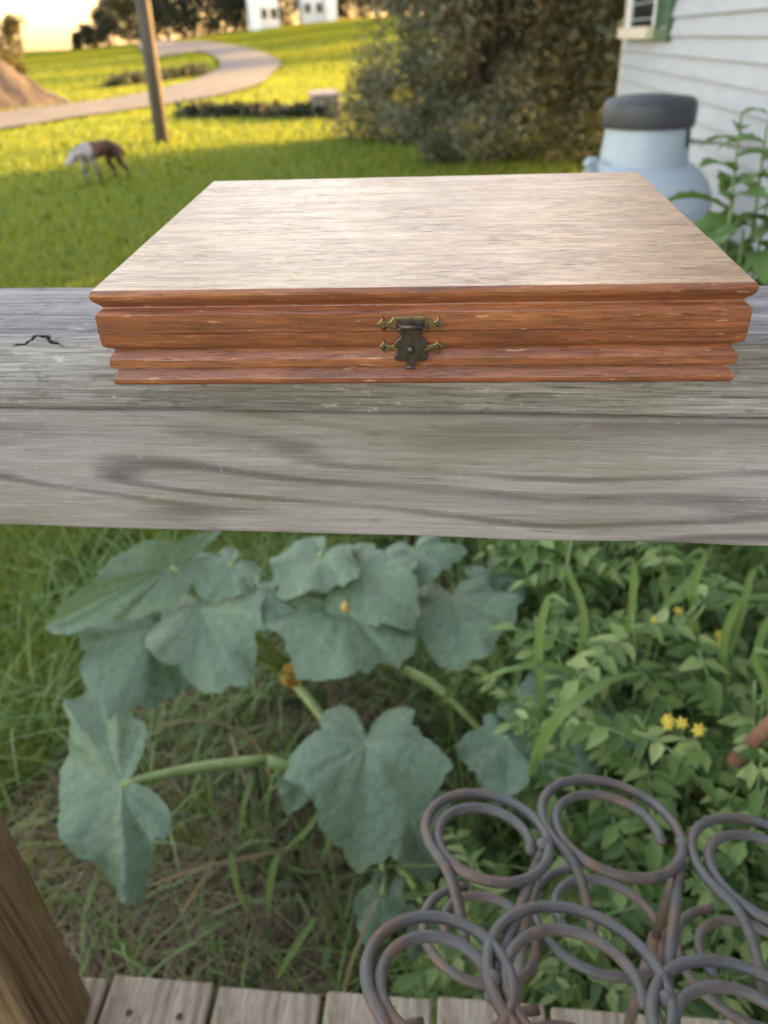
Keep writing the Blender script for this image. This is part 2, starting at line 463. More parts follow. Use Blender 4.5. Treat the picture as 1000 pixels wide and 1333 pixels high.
m = MB(); m.box((-.12, wy0 - .12, wz0 - .09), (.014, wy1 + .12, wz0 - .002)); m.build('window_sill', M['trim'], win, bevel=.006)
sh = MB(); a, b = wy0 - .62, wy0 - .11
sh.box((-.055, a, wz0 - .1), (-.026, a + .06, wz1 + .1)); sh.box((-.055, b - .06, wz0 - .1), (-.026, b, wz1 + .1))
for z in (wz0 - .1, wz0 + .62, wz1 + .02): sh.box((-.0545, a + .06, z), (-.027, b - .06, z + .08))
sh = sh.build('shutter', M['shutter'], house)
m = MB()
for k in range(38):
    z = wz0 + k * .036
    m.add([(-.05, a + .06, z), (-.05, b - .06, z), (-.03, b - .06, z + .03), (-.03, a + .06, z + .03)], [(0, 1, 2, 3)])
tag(m.build('slats', M['shutter'], sh), kind='stuff')

# ------------------------------------------------------------------ gas tank
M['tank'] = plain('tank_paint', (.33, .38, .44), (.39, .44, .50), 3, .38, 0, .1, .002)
M['dark_lid'] = plain('dark_lid', (.03, .03, .036), (.055, .055, .062), 12, .5, 0, .15)
M['pipe'] = plain('grey_pipe', (.16, .15, .15), (.25, .24, .23), 20, .5, .5, .1)
tp = at_depth(838, 205, 4.2)
tank = empty('propane_tank', (tp.x, tp.y, 0)); tag(tank, 'white upright propane tank with dark lid standing by the white siding', 'propane tank')
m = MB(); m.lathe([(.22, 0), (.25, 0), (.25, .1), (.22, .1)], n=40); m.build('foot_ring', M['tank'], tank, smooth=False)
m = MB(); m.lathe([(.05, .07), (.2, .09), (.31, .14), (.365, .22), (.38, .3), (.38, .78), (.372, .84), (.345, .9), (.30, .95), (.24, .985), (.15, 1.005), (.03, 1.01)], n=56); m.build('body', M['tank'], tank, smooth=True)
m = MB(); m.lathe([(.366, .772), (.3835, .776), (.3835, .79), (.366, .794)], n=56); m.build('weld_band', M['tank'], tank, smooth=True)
# collar: a guard ring with a hand hole facing the wall side
cm = MB(); n = 56; rows = [.955, 1.03, 1.07, 1.12, 1.16, 1.2]
hole = range(5 - 0, 0, -1)
rr = lambda z: .232 - .018 * (z - .95) / .25
vs = []
for s_ in (0, -.006):
    for z in rows: vs += [((rr(z) + s_) * math.cos(2 * math.pi * k / n), (rr(z) + s_) * math.sin(2 * math.pi * k / n), z) for k in range(n)]
fs = []; nrw = len(rows)
for i in range(nrw - 1):
    for k in range(n):
        ang_ = (k + .5) / n * 360
        if i in (2, 3) and (312 < ang_ < 338 or 150 < ang_ < 176): continue
        k2 = (k + 1) % n
        fs.append((i * n + k, i * n + k2, (i + 1) * n + k2, (i + 1) * n + k)); o_ = nrw * n
        fs.append((o_ + i * n + k, o_ + (i + 1) * n + k, o_ + (i + 1) * n + k2, o_ + i * n + k2))
fs += [((nrw - 1) * n + k, (nrw - 1) * n + (k + 1) % n, nrw * n + (nrw - 1) * n + (k + 1) % n, nrw * n + (nrw - 1) * n + k) for k in range(n)]
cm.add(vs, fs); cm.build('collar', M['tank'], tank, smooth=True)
m = MB(); m.lathe([(.20, 1.165), (.232, 1.165), (.236, 1.18), (.236, 1.26), (.228, 1.285), (.205, 1.30), (.1, 1.312), (.02, 1.315)], n=48); m.build('lid', M['dark_lid'], tank, smooth=True)
m = MB(); m.lathe([(.05, 1.0), (.05, 1.04), (.03, 1.05), (.03, 1.13), (.05, 1.14), (.05, 1.16)], n=16); m.build('valve', M['brass'], tank)
m = MB(); m.tube([(-.29, -.06, .93), (-.29, -.06, 1.03)], .03, 10); m.tube([(-.29, -.06, 1.0), (-.33, -.12, 1.01)], .022, 8); m.build('lifting_lug', M['tank'], tank, smooth=True)
wx = (WALL - .03)
wpt = Vector((wx * math.cos(HA) + 4.35 * math.sin(HA), -wx * math.sin(HA) + 4.35 * math.cos(HA), 1.06)) - Vector((tp.x, tp.y, 0))
m = MB(); q0 = Vector((.05, -.03, 1.09)); q1 = Vector((.19, -.13, 1.10))
m.tube([q0, q1, q1.lerp(wpt, .35) + Vector((0, 0, .01)), q1.lerp(wpt, .7), wpt], .011, 8); m.tube([wpt + Vector((-.05, 0, 0)), wpt], .03, 10); m.build('gas_line', M['pipe'], tank, smooth=True)

# ------------------------------------------------------------------ vegetation builders
rng = np.random.default_rng(7)


def leaf_cloud(centers, radii, n, size, rng, flat=.5, shell=.45, squash=.0):
    """n diamond leaves scattered through a union of lobes -> V, F (quads bent along the midrib)"""
    w = np.array(radii) ** 2; idx = rng.choice(len(centers), n, p=w / w.sum())
    c = np.array(centers)[idx]; r = np.array(radii)[idx]
    d = rng.normal(size=(n, 3)); d /= np.linalg.norm(d, axis=1)[:, None]
    rr_ = (shell + (1 - shell) * rng.random(n) ** .6) * (1 + .22 * rng.normal(size=n) * .6)
    P_ = c + d * (r * rr_)[:, None]
    ax = rng.normal(size=(n, 3)); ax[:, 2] *= .6; ax[:, 2] -= .15; ax /= np.linalg.norm(ax, axis=1)[:, None]
    nn = rng.normal(size=(n, 3)) * flat + np.array([0, 0, 1.0]) * (1 - flat) + d * .4
    sd_ = np.cross(ax, nn); sd_ /= np.linalg.norm(sd_, axis=1)[:, None] + 1e-9
    s_ = (size * (.6 + .8 * rng.random(n)))[:, None]
    up = np.cross(sd_, ax)
    V_ = np.stack([P_, P_ + ax * s_ * .5 + sd_ * s_ * .28 + up * s_ * .06, P_ + ax * s_, P_ + ax * s_ * .5 - sd_ * s_ * .28 + up * s_ * .06], 1).reshape(-1, 3)
    F_ = np.arange(4 * n).reshape(n, 4)
    return V_, F_


M['bark'] = plain('bark', (.05, .038, .028), (.13, .1, .075), 9, .95, 0, .8, .02, (3, 3, .6))
M['bush_leaf'] = leafy('bush_leaf', [(.05, .062, .038), (.095, .108, .062), (.145, .152, .09), (.25, .235, .15)], .32, .5, (.16, .15, .06))
M['far_leaf'] = leafy('far_leaf', [(.028, .036, .016), (.05, .055, .025), (.08, .078, .04)], .3, .6)
M['gold_leaf'] = leafy('gold_leaf', [(.06, .065, .02), (.11, .095, .03), (.15, .115, .035)], .35, .6)


def woody(name, base, lobes, n, size, leaf, label, cat, seed, trunk_r=.08, stems=1, group=None, flat=.5, shell=.35):
    rg = np.random.default_rng(seed); rn = random.Random(seed)
    o = empty(name, base); tag(o, label, cat, group)
    m = MB()
    top = max(lobes, key=lambda l: l[0][2])[0]
    for s_ in range(stems):
        b0 = Vector((rn.uniform(-.25, .25) * (stems > 1), rn.uniform(-.2, .2) * (stems > 1), -.05))
        tt = Vector(lobes[s_ % len(lobes)][0]) if stems > 1 else Vector(top)
        k = [b0.lerp(tt, u) + Vector((rn.uniform(-1, 1), rn.uniform(-1, 1), 0)) * .06 * tt.length * (0 < u < 1) for u in (0, .25, .5, .75, 1)]
        m.tube(k, [trunk_r * (1 - .8 * u) for u in (0, .25, .5, .75, 1)], 7)
    trunk = m.build('trunk', M['bark'], o, smooth=True)
    m = MB()
    for c_, r_ in lobes:
        c_ = Vector(c_); s0 = Vector((top[0], top[1], 0)).lerp(Vector(top), .15 + .4 * rn.random()) * (1 if stems == 1 else .3)
        mid = s0.lerp(c_, .5) + Vector((rn.uniform(-1, 1), rn.uniform(-1, 1), rn.uniform(0, 1))) * .15 * r_
        m.tube([s0, mid, c_], [trunk_r * .45, trunk_r * .3, trunk_r * .12], 5)
        for k in range(3):
            e = c_ + Vector((rn.uniform(-1, 1), rn.uniform(-1, 1), rn.uniform(-.3, 1))) * r_
            m.tube([mid.lerp(c_, .6), e], [trunk_r * .16, trunk_r * .04], 4)
    m.build('limbs', M['bark'], o, smooth=True)
    V_, F_ = leaf_cloud([l[0] for l in lobes], [l[1] for l in lobes], n, size, rg, flat, shell)
    V_[:, 2] = np.maximum(V_[:, 2], .02)
    np_mesh('crown', V_, F_, M[leaf], o)
    return o


def lobe_set(seed, w, h, d, k, z0=.3, r0=.3, top=1.0):
    rn = random.Random(seed); L = []
    for i in range(k):
        a_ = rn.random() * 6.283; q = rn.random() ** .5; z = z0 + (h - z0) * rn.random() ** .8
        taper = 1 - .45 * ((z - z0) / (h - z0 + 1e-6)) ** 2 * top
        L.append(((w * .5 * q * math.cos(a_) * taper, d * .5 * q * math.sin(a_) * taper, z), r0 * (.7 + .7 * rn.random())))
    return L


# the big shrub beside the house and its smaller neighbours
bp = on_ground(660, 222); base = Vector((bp.x + .0, bp.y + 1.3, 0))
woody('shrub_tree', base, lobe_set(3, 3.6, 4.6, 3.0, 90, .3, .55, .15), 70000, .075, 'bush_leaf', 'tall dark green shrub growing beyond the gas tank, taller than the house eaves', 'shrub', 3, .07, 6)
b2 = on_ground(505, 184)
woody('shrub', b2 + Vector((.55, .4, 0)), lobe_set(5, 3.0, 1.35, 2.0, 30, .2, .38, .7), 16000, .08, 'bush_leaf', 'low rounded dark shrub spreading over the lawn beside the tall shrub', 'shrub', 5, .04, 5)
b3 = on_ground(575, 218)
woody('shrub', b3 + Vector((0, .2, 0)), lobe_set(8, .75, .42, .6, 8, .08, .16, .5), 2600, .05, 'bush_leaf', 'tiny low bush on the lawn at the foot of the tall shrub', 'shrub', 8, .015, 3)
# more of the same hedge line, running back behind the tall shrub toward the low sun
for i, (x_, y_, h_) in enumerate([(5.2, 15.5, 4.6), (3.9, 17.6, 4.2), (7.6, 18.6, 5.2), (4.9, 12.6, 3.6)]):
    woody('shrub_tree', (x_, y_, 0), lobe_set(30 + i, 4.0, h_, 3.6, 34, .5, .7, .5), 9000, .17, 'bush_leaf', 'dark green shrub in the hedge row behind the tall shrub', 'shrub', 40 + i, .09, 4, 'hedge row shrubs behind the tall shrub')

# far trees along the crest
rn = random.Random(77)
FT = [(100, 1.8, 128), (116, 3.0, 126), (133, 4.2, 128), (150, 5.2, 124), (168, 6.5, 126)]
FT += [(186 + 17 * k + rn.uniform(-4, 4), 9.5 + 3 * rn.random(), 118 + 14 * rn.random()) for k in range(9)]
FT += [(338 + 19 * k + rn.uniform(-4, 4), 10 + 3 * rn.random(), 138 + 18 * rn.random()) for k in range(14)]
for i, (x_, h_, D_) in enumerate(FT):
    d = ray(x_, 50); d = d / d[1] * D_
    z = float(terrain(d[0], D_))
    woody('tree', (d[0], D_, z), lobe_set(60 + i, h_ * .75, h_, h_ * .5, 24, h_ * .02, h_ * .16, .6), 4200, .45 if h_ > 7 else .26, 'gold_leaf' if i in (5, 15, 20) else 'far_leaf', ('golden-brown tinged tree in the row on the far hill crest' if i in (5, 15, 20) else 'dark bushy tree on the crest between the open sky and the porched farmhouse' if x_ < 335 else 'dark bushy tree on the crest behind the two white farmhouses' if x_ < 440 else 'dark bushy tree on the crest beyond the wide-gabled farmhouse') if h_ > 7 else 'low dark tree at the open end of the far hill crest', 'tree', 80 + i, h_ * .02, 1, 'tall trees along the far hill crest' if h_ > 7 else 'low trees at the open end of the crest', shell=.2)
for i, (x_, y_, h_) in enumerate([(17, 80, 11), (22, 101, 12), (28, 120, 12)]):  # trees added out of view to throw shade bands over the far field
    woody('tree', (x_, y_, float(terrain(x_, y_))), lobe_set(140 + i, 9, h_, 8, 24, 1.5, 1.6, .5), 3500, .5, 'far_leaf', 'unseen broad dark tree added beyond the hedge row to shade the far field', 'tree', 150 + i, .2, 1, 'unseen trees added to shade the far field')
d = on_ground(24, 143); e = ray(24, 84); e = e / e[1] * (d.y + 2.8); d = Vector((e[0], e[1], e[2] + CH))
woody('sapling', d, lobe_set(90, 1.0, 1.5, .9, 9, .2, .26, .9), 1300, .12, 'gold_leaf', 'small bushy sapling on top of the dirt bank by the road', 'tree', 91, .035, 1)
# gold weeds on the bank top: one mass
V_, F_ = [], []
rg = np.random.default_rng(5)
cs = []
for i in range(150):
    u = rg.random() * (len(bk) - 1); k = min(int(u), len(bk) - 2); p = bk[k].lerp(bk[k + 1], u - k); dd = (bk[k + 1] - bk[k]).normalized(); nn_ = Vector((-dd.y, dd.x, 0))
    w_ = rg.uniform(1.6, 6.5); q = p + nn_ * w_
    hh = 2.9 * (1 - .9 * (u / (len(bk) - 1)) ** 4)
    cs.append((q.x, q.y, hh * (.75 if w_ < 2.2 else .98) + .05))
V_, F_ = leaf_cloud(cs, [.32] * len(cs), 14000, .16, rg, .8, .1)
tag(np_mesh('weeds', V_, F_, M['gold_leaf']), 'golden weeds covering the top of the dirt bank', 'weeds', kind='stuff')
# low strip of dark weeds across the field and beside the road bend
cs = []
for i in range(70):
    p = on_ground(235 + 200 * rg.random(), 152 + 3 * rg.random()); cs.append((p.x, p.y, .12))
for i in range(60):
    u = rg.random(); p = on_ground(150 + 120 * u, 112 - 18 * u + 4 * rg.random()); cs.append((p.x, p.y, .18 + float(terrain(p.x, p.y))))
V_, F_ = leaf_cloud(cs, [.22] * 70 + [.38] * 60, 9000, .2, rg, .8, .1)
tag(np_mesh('weeds', V_, F_, M['far_leaf']), 'rough dark weeds in a low strip between lawn and field', 'weeds', kind='stuff')

# ------------------------------------------------------------------ far houses, utility pole, utility box
M['far_white'] = plain('far_house_white', (.62, .63, .66), (.72, .73, .75), 2, .6, 0, 0)
def far_house(q, D_, w, h, label, wing):
    d = ray(*q); d = d / d[1] * D_; z = float(terrain(d[0], D_))
    o = empty('house', (d[0], D_, z), .15); tag(o, label, 'house')
    m = MB(); m.box((-w / 2, 0, -.5), (w / 2, 6, h)); m.build('wall', M['far_white'], o)
    m = MB(); m.add([(-w / 2 - .3, -.4, h), (w / 2 + .3, -.4, h), (w / 2 + .3, 6.4, h), (-w / 2 - .3, 6.4, h), (-w / 2 - .3, 3, h + 2), (w / 2 + .3, 3, h + 2)], [(0, 1, 5, 4), (2, 3, 4, 5), (0, 4, 3), (1, 2, 5), (0, 3, 2, 1)]); rf_ = m.build('roof', M['shingle'], o)
    m = MB(); m.box((w * .2, 2.6, h + 1), (w * .2 + .6, 3.2, h + 2.8)); m.build('chimney', M['block'], rf_)
    for k in range(3):
        x_ = -w * .34 + k * w * .34
        f_ = MB(); f_.box((x_ - .5, -.06, .9), (x_ + .5, -.005, 2.1)); f_ = f_.build('window', M['white_trim'], o)
        g_ = MB(); g_.box((x_ - .42, -.075, .98), (x_ + .42, -.062, 2.02)); g_.build('pane', M['glass'], f_)
    m = MB(); m.box((wing[0], -2.2, -.5), (wing[1], -.07, h * .75)); m.build('porch', M['far_white'], o)
far_house((345, 35), 112, 3.6, 3.4, 'small white farmhouse with a porch wing above the road bend', (-1.7, -.4))
far_house((417, 30), 118, 4.4, 3.4, 'white farmhouse with a wide gable standing alone on the hill field', (.6, 1.9))

M['pole'] = plain('pole_wood', (.06, .05, .042), (.12, .10, .082), 3, .9, 0, .5, .01, (5, 5, .3))
pp = on_ground(212, 188)
pole = empty('utility_pole', pp); pole.rotation_euler = (0, R(1.2), 0); tag(pole, 'tall weathered wooden utility pole standing on the lawn near the road', 'utility pole')
m = MB(); m.tube([(0, 0, -.4), (0, 0, 2), (.01, 0, 5), (0, 0, 9)], [.135, .13, .115, .095], 16); m.build('shaft', M['pole'], pole, smooth=True)
m = MB(); m.box((-1.1, -.16, 8.2), (1.1, -.1, 8.32)); ca = m.build('crossarm', M['pole'], pole, bevel=.008)
for x_ in (-1, -.4, .4, 1):
    m = MB(); m.lathe([(.02, 8.32), (.045, 8.36), (.03, 8.4), (.045, 8.43), (.01, 8.47)], (x_, -.13, 0), 10); m.build('insulator', M['glass'], ca, smooth=True)
ub = on_ground(424, 153)
M['ubox'] = plain('utility_box_paint', (.16, .13, .12), (.23, .19, .175), 5, .6, 0, .1)
u = empty('utility_box', ub + Vector((0, 0, -.02)), .2); tag(u, 'small squat brown-grey utility box at the edge of the field', 'utility box')
m = MB(); m.box((-.33, -.25, 0), (.33, .25, .5)); m.build('body', M['ubox'], u, bevel=.02)
m = MB(); m.add([(-.36, -.28, .5), (.36, -.28, .5), (.36, .28, .5), (-.36, .28, .5), (-.36, -.28, .54), (.36, -.28, .54), (.33, .25, .62), (-.33, .25, .62)], [(0, 3, 2, 1), (4, 5, 6, 7), (0, 1, 5, 4), (1, 2, 6, 5), (2, 3, 7, 6), (3, 0, 4, 7)]); m.build('lid', M['ubox'], u)

# ------------------------------------------------------------------ dog
t = NT('dog_coat'); co = t.co(); sx = t.n('SeparateXYZ'); t.l(co, sx.inputs[0])
nz = t.noise(co, 5, 4)
fac = t.mrange(t.math('ADD', sx.outputs[0], t.math('MULTIPLY', nz, .22)), -.10, -.04)
c = t.mix((.34, .32, .31), t.ramp(t.noise(co, 9, 4), [(.35, (.045, .03, .026)), (.65, (.12, .068, .05))]), fac)
c = t.mix(c, (.045, .035, .035), t.mrange(t.noise(t.co(loc=(.3, .1, 0)), 7, 2), .56, .62, 0, .85))
t.col(c); t.set(.85, 0, .15); t.bump(t.noise(t.co((1, 4, 4)), 60, 4), .6, .006); M['dog'] = t.m
M['dark_soft'] = plain('dog_nose', (.015, .013, .013), (.03, .025, .025), 20, .45, 0, 0)


def skin_body(name, joints, edges, root, mat, parent, sub=2):
    me = bpy.data.meshes.new(name); me.from_pydata([j[0] for j in joints], edges, []); me.update()
    o = bpy.data.objects.new(name, me); COL.objects.link(o)
    md = o.modifiers.new('skin', 'SKIN'); md.use_smooth_shade = True
    sb = o.modifiers.new('sub', 'SUBSURF'); sb.levels = sub; sb.render_levels = sub
    for i, j in enumerate(joints):
        r_ = j[1] if hasattr(j[1], '__len__') else (j[1], j[1])
        me.skin_vertices[0].data[i].radius = r_; me.skin_vertices[0].data[i].use_root = (i == root)
    dg = bpy.context.evaluated_depsgraph_get(); dg.update()
    nm = bpy.data.meshes.new_from_object(o.evaluated_get(dg)); bpy.data.objects.remove(o)
    nm.materials.clear(); nm.materials.append(mat); nm.polygons.foreach_set('use_smooth', [True] * len(nm.polygons))
    q = bpy.data.objects.new(name, nm); COL.objects.link(q); q.parent = parent
    return q


dp = on_ground(136, 240)
dog = empty('dog', dp, R(52)); dog.scale = (.92, 1.15, 1.05); tag(dog, 'brown and white dog walking across the shaded lawn with lowered head', 'dog')
# local: head toward -x
J = [((.24, 0, .43), (.085, .10)), ((.10, 0, .43), (.09, .105)), ((-.06, 0, .42), (.10, .125)), ((-.19, 0, .42), (.095, .13)),        # 0-3 trunk, deep chest
     ((-.29, 0, .43), (.075, .085)), ((-.38, 0, .40), (.062, .068)), ((-.45, 0, .35), (.07, .068)), ((-.53, 0, .31), (.036, .034)), ((-.575, 0, .295), (.028, .026)),   # neck, head, muzzle
     ((-.20, .075, .33), .055), ((-.215, .085, .22), .036), ((-.205, .085, .09), .026), ((-.235, .085, .02), (.028, .02)),
     ((-.19, -.075, .33), .055), ((-.15, -.085, .21), .036), ((-.10, -.085, .10), .026), ((-.13, -.085, .02), (.028, .02)),
     ((.25, .075, .34), .07), ((.21, .08, .24), .042), ((.31, .08, .15), .027), ((.29, .08, .03), (.026, .02)),
     ((.26, -.075, .34), .07), ((.27, -.08, .24), .042), ((.38, -.08, .16), .027), ((.40, -.08, .03), (.026, .02)),
     ((.33, 0, .45), .035), ((.42, 0, .38), .022), ((.47, 0, .28), .014)]
E_ = [(0, 1), (1, 2), (2, 3), (3, 4), (4, 5), (5, 6), (6, 7), (7, 8), (3, 9), (9, 10), (10, 11), (11, 12), (3, 13), (13, 14), (14, 15), (15, 16), (0, 17), (17, 18), (18, 19), (19, 20), (0, 21), (21, 22), (22, 23), (23, 24), (0, 25), (25, 26), (26, 27)]
skin_body('body', J, E_, 1, M['dog'], dog)
for s_ in (-1, 1):
    m = MB(); m.add([(-.40, s_ * .045, .40), (-.46, s_ * .05, .405), (-.445, s_ * .10, .33), (-.41, s_ * .09, .31), (-.405, s_ * .062, .39), (-.455, s_ * .066, .395), (-.44, s_ * .112, .325), (-.415, s_ * .10, .31)],
                    [(0, 1, 2, 3), (4, 7, 6, 5), (0, 4, 5, 1), (1, 5, 6, 2), (2, 6, 7, 3), (3, 7, 4, 0)]); m.build('ear', M['dark_soft'], dog)
    m = MB(); m.lathe([(.002, -.009), (.009, 0), (.002, .009)], (-.495, s_ * .045, .365), 8); m.build('eye', M['dark_soft'], dog, smooth=True)
m = MB(); m.lathe([(.004, -.014), (.016, 0), (.004, .014)], (-.598, 0, .305), 10); m.build('nose', M['dark_soft'], dog, smooth=True)


# ------------------------------------------------------------------ porch: deck planks, railing
deck = empty('deck'); tag(deck, 'weathered plank deck floor under the railing', 'deck')
DZ, DY = -1.07, .4848
px_e = [dk_z(x, 1272 + (x - 215) * .085, DZ).x for x in (147, 283, 423)]
pw = (px_e[2] - px_e[0]) / 2
rn = random.Random(2)
PLANK_X = [px_e[0] + k * pw for k in range(-6, 11)]
pm = MB(); pm.box((.003, 0, -.03), (pw - .004, 1.25, 0)); proto = None
for k, x_ in enumerate(PLANK_X[:-1]):
    if proto is None: pl = proto = pm.build('plank', M['plank'], deck, bevel=.004)
    else: pl = proto.copy(); COL.objects.link(pl)
    pl.location = (x_, DY - 1.25 + rn.uniform(-.006, .006), DZ + rn.uniform(-.003, .001))
    for dx in (.28, .74):
        s_ = bpy.data.objects.get('screw_proto') if False else None
        m = MB(); m.lathe([(.0045, -.004), (.0045, .0008), (.003, .0012), (.001, .0004)], (pw * dx, 1.25 - .045 + rn.uniform(-.008, .008), 0), 10); m.build('screw', M['screw'], pl)
m = MB(); m.box((PLANK_X[0], DY - .075, DZ - .17), (PLANK_X[-1], DY - .035, DZ - .033)); m.build('rim_joist', M['plank'], deck)
for k, x_ in enumerate((PLANK_X[1], PLANK_X[-3])):
    m = MB(); m.box((x_, DY - .2, -1.75), (x_ + .09, DY - .11, DZ - .034)); m.build('support_post', M['plank'], deck, bevel=.004)
on_porch(deck)

CAPZ, CAPB = -.1622, -.2085
t = NT.__new__(NT); t.m = M['cap']; t.t = t.m.node_tree; t.p = t.t.nodes['Principled BSDF']; t.out = t.t.nodes['Material Output']
kx = dk_z(44, 441, CAPZ).x
sp = t.n('SeparateXYZ'); t.l(t.co(), sp.inputs[0]); wob = t.math('MULTIPLY', t.math('SUBTRACT', t.noise(t.co((70, 90, 90)), 1, 3), .5), .009)
u_ = t.math('ABSOLUTE', t.math('SUBTRACT', sp.outputs[0], kx))
v_ = t.math('ABSOLUTE', t.math('ADD', t.math('ADD', t.math('SUBTRACT', sp.outputs[2], CAPZ - .001), wob), t.math('MULTIPLY', u_, .28)))
ck = t.math('MULTIPLY', t.math('MULTIPLY', t.mrange(v_, .0003, .0011, 1, 0), t.mrange(u_, .012, .017, 1, 0)), t.mrange(sp.outputs[1], .4150, .4175, 1, 0))
old = t.p.inputs['Base Color'].links[0].from_socket
t.col(t.mix(old, (.02, .018, .016), ck))        # a split in the arris
rail = empty('porch_railing'); tag(rail, 'weathered grey wooden porch railing with flat cap board and brown post', 'railing')


def board(name, x0, x1, y0, y1, z0, z1, mat, parent, bev, wob, seed, nx=90):
    """a long board with rounded, slightly wandering arrises"""
    prof = []
    for (cy, cz, a0) in ((y0 + bev, z1 - bev, 90), (y0 + bev, z0 + bev, 180), (y1 - bev, z0 + bev, 270), (y1 - bev, z1 - bev, 0)):
        for j in range(4):
            a_ = R(a0 + 30 * j); prof.append((cy + bev * math.cos(a_), cz + bev * math.sin(a_)))
    n_ = len(prof); vs = []
    for i in range(nx + 1):
        x_ = x0 + (x1 - x0) * i / nx
        for j, (y_, z_) in enumerate(prof):
            k = 1.0 if 0 < j < 8 else .6
            vs.append((x_, y_ + wob * k * mnoise.noise((x_ * 9, j * .35, seed)), z_ + wob * k * mnoise.noise((x_ * 11, j * .35, seed + 9))))
    fs = [(i * n_ + j, i * n_ + (j + 1) % n_, (i + 1) * n_ + (j + 1) % n_, (i + 1) * n_ + j) for i in range(nx) for j in range(n_)]
    fs += [tuple(range(n_ - 1, -1, -1)), tuple(range(nx * n_, nx * n_ + n_))]
    m_ = MB(); m_.add(vs, fs); o_ = m_.build(name, mat, parent, smooth=True)
    return o_


PYB = .452
pr_x = dk_y(108, 1271, PYB).x
pl_x = pr_x - .092
board('cap_board', -1.05, 1.15, .4113, .5029, CAPB, CAPZ, M['cap'], rail, .0035, .0022, 1)
board('rail_board', pr_x + .002, 1.15, .4135, .4515, -.2985, CAPB - .0015, M['rail'], rail, .003, .0016, 5)
py0 = PYB - .09
m = MB(); m.box((pl_x, py0, DZ + .001), (pr_x, PYB, CAPB - .002)); m.build('post', M['post'], rail, bevel=.006)
m = MB(); m.box((1.0, py0, DZ + .001), (1.09, PYB, -.2995)); m.build('post', M['post'], rail, bevel=.006)
on_porch(rail)

# ------------------------------------------------------------------ the wooden box
BW, BD, BH = .300, .2441, .0485
PROF = [(48.5, 1.5), (48.1, .75), (47.3, .2), (46.0, 0), (44.6, .25), (43.3, 1.0), (42.0, 2.2), (40.6, 3.5), (39.9, 3.9), (39.4, 3.7), (38.2, 1.7), (37.4, .7), (36.9, .35), (28.35, .2), (28.12, .5)]
PROB = [(27.9, .5), (27.65, .2), (22.6, .45), (21.8, .8), (20.9, 1.7), (19.9, 3.3), (19.0, 4.4), (18.2, 4.5), (17.6, 4.0), (15.2, 2.1), (14.6, 1.75), (14.0, 1.6), (10.6, 1.4), (10.2, 1.9), (9.9, 4.1), (9.3, 4.7), (8.8, 4.4), (5.0, 1.7), (4.2, 1.4), (2.6, 1.5), (1.5, 2.2), (.6, 3.6), (0, 5.5)]


def moulded(prof, name, mat, parent, top=False, bottom=False, topmat=None):
    """square-cornered moulding ring from (height, inset) millimetre pairs, closed above or below"""
    m_ = MB(); vs = []; nx, ny = 60, 4
    def ring(z, i, s):
        a, d = BW / 2 - i, BD / 2 - i; out = []
        c = [(-a, -d), (a, -d), (a, d), (-a, d)]
        for k in range(4):
            p, q = c[k], c[(k + 1) % 4]; nn = nx if k in (0, 2) else 12
            for j in range(nn):
                u = j / nn; x_, y_ = p[0] + (q[0] - p[0]) * u, p[1] + (q[1] - p[1]) * u
                w = .00022 * mnoise.noise((x_ * 30, y_ * 30, s * .35)) + .00025 * mnoise.noise((x_ * 140, y_ * 140, s * .5)) * .5
                out.append((x_ + (w if abs(x_) > a - 1e-5 else 0), y_ + (w if abs(y_) > d - 1e-5 else 0), z + .00012 * mnoise.noise((x_ * 60, y_ * 60, s + 7))))
        return out
    n_ = 2 * nx + 24
    for s, (z, i) in enumerate(prof): vs += ring(z / 1000, i / 1000, s)
    fs = [(r_ * n_ + k, r_ * n_ + n_ + k, r_ * n_ + n_ + (k + 1) % n_, r_ * n_ + (k + 1) % n_) for r_ in range(len(prof) - 1) for k in range(n_)]
    m_.add(vs, fs, 0)
    if top: m_.f.append(tuple(range(n_))); m_.m.append(1)
    else: m_.f.append(tuple(range(n_))); m_.m.append(0)
    e = (len(prof) - 1) * n_
    m_.f.append(tuple(range(e + n_ - 1, e - 1, -1))); m_.m.append(0)
    o_ = m_.build(name, [mat, topmat or mat], parent)
    bm2 = bmesh.new(); bm2.from_mesh(o_.data); bmesh.ops.recalc_face_normals(bm2, faces=bm2.faces); bm2.to_mesh(o_.data); bm2.free()
    return o_


wbox = empty('wooden_box'); tag(wbox, 'red-brown wooden box with moulded sides and brass latch lying on the railing', 'box')
moulded(PROF, 'lid', M['box'], wbox, top=True, topmat=M['box_top'])
moulded(PROB, 'base', M['box'], wbox)
latch = empty('latch'); latch.parent = wbox
U = .0554e-3; FY = -BD / 2 + .0002
LX = (545 - 551) * .346e-3


def lz(v): return .0281 - (v - 262) * .0597e-3
def lo(pts): return [((x - 470) * U + LX, lz(v)) for x, v in pts]


right_up = [(560, 140), (612, 142), (625, 160), (640, 178), (665, 182), (690, 160), (702, 138), (712, 160), (728, 182), (757, 200), (728, 216), (712, 240), (700, 263), (684, 244), (660, 226), (640, 226), (620, 240), (590, 262)]
up = right_up + [(350, 264), (340, 252)] + [(938 - x, v) for x, v in reversed(right_up)]
right_dn = [(560, 345), (590, 345), (602, 362), (630, 372), (660, 366), (684, 352), (697, 322), (706, 350), (722, 368), (748, 382), (722, 398), (708, 418), (690, 438), (672, 418), (650, 402), (622, 405), (602, 425), (590, 440), (560, 440)]
dn = right_dn + [(938 - x, v) for x, v in reversed(right_dn)]
flap_r = [(560, 215), (572, 240), (555, 262), (548, 285), (560, 305), (590, 318), (604, 345), (598, 372), (580, 395), (582, 425), (604, 445), (612, 466), (592, 488), (560, 498), (520, 492), (505, 505), (500, 545), (470, 548)]
fl = flap_r + [(938 - x, v) for x, v in reversed(flap_r[:-1])]


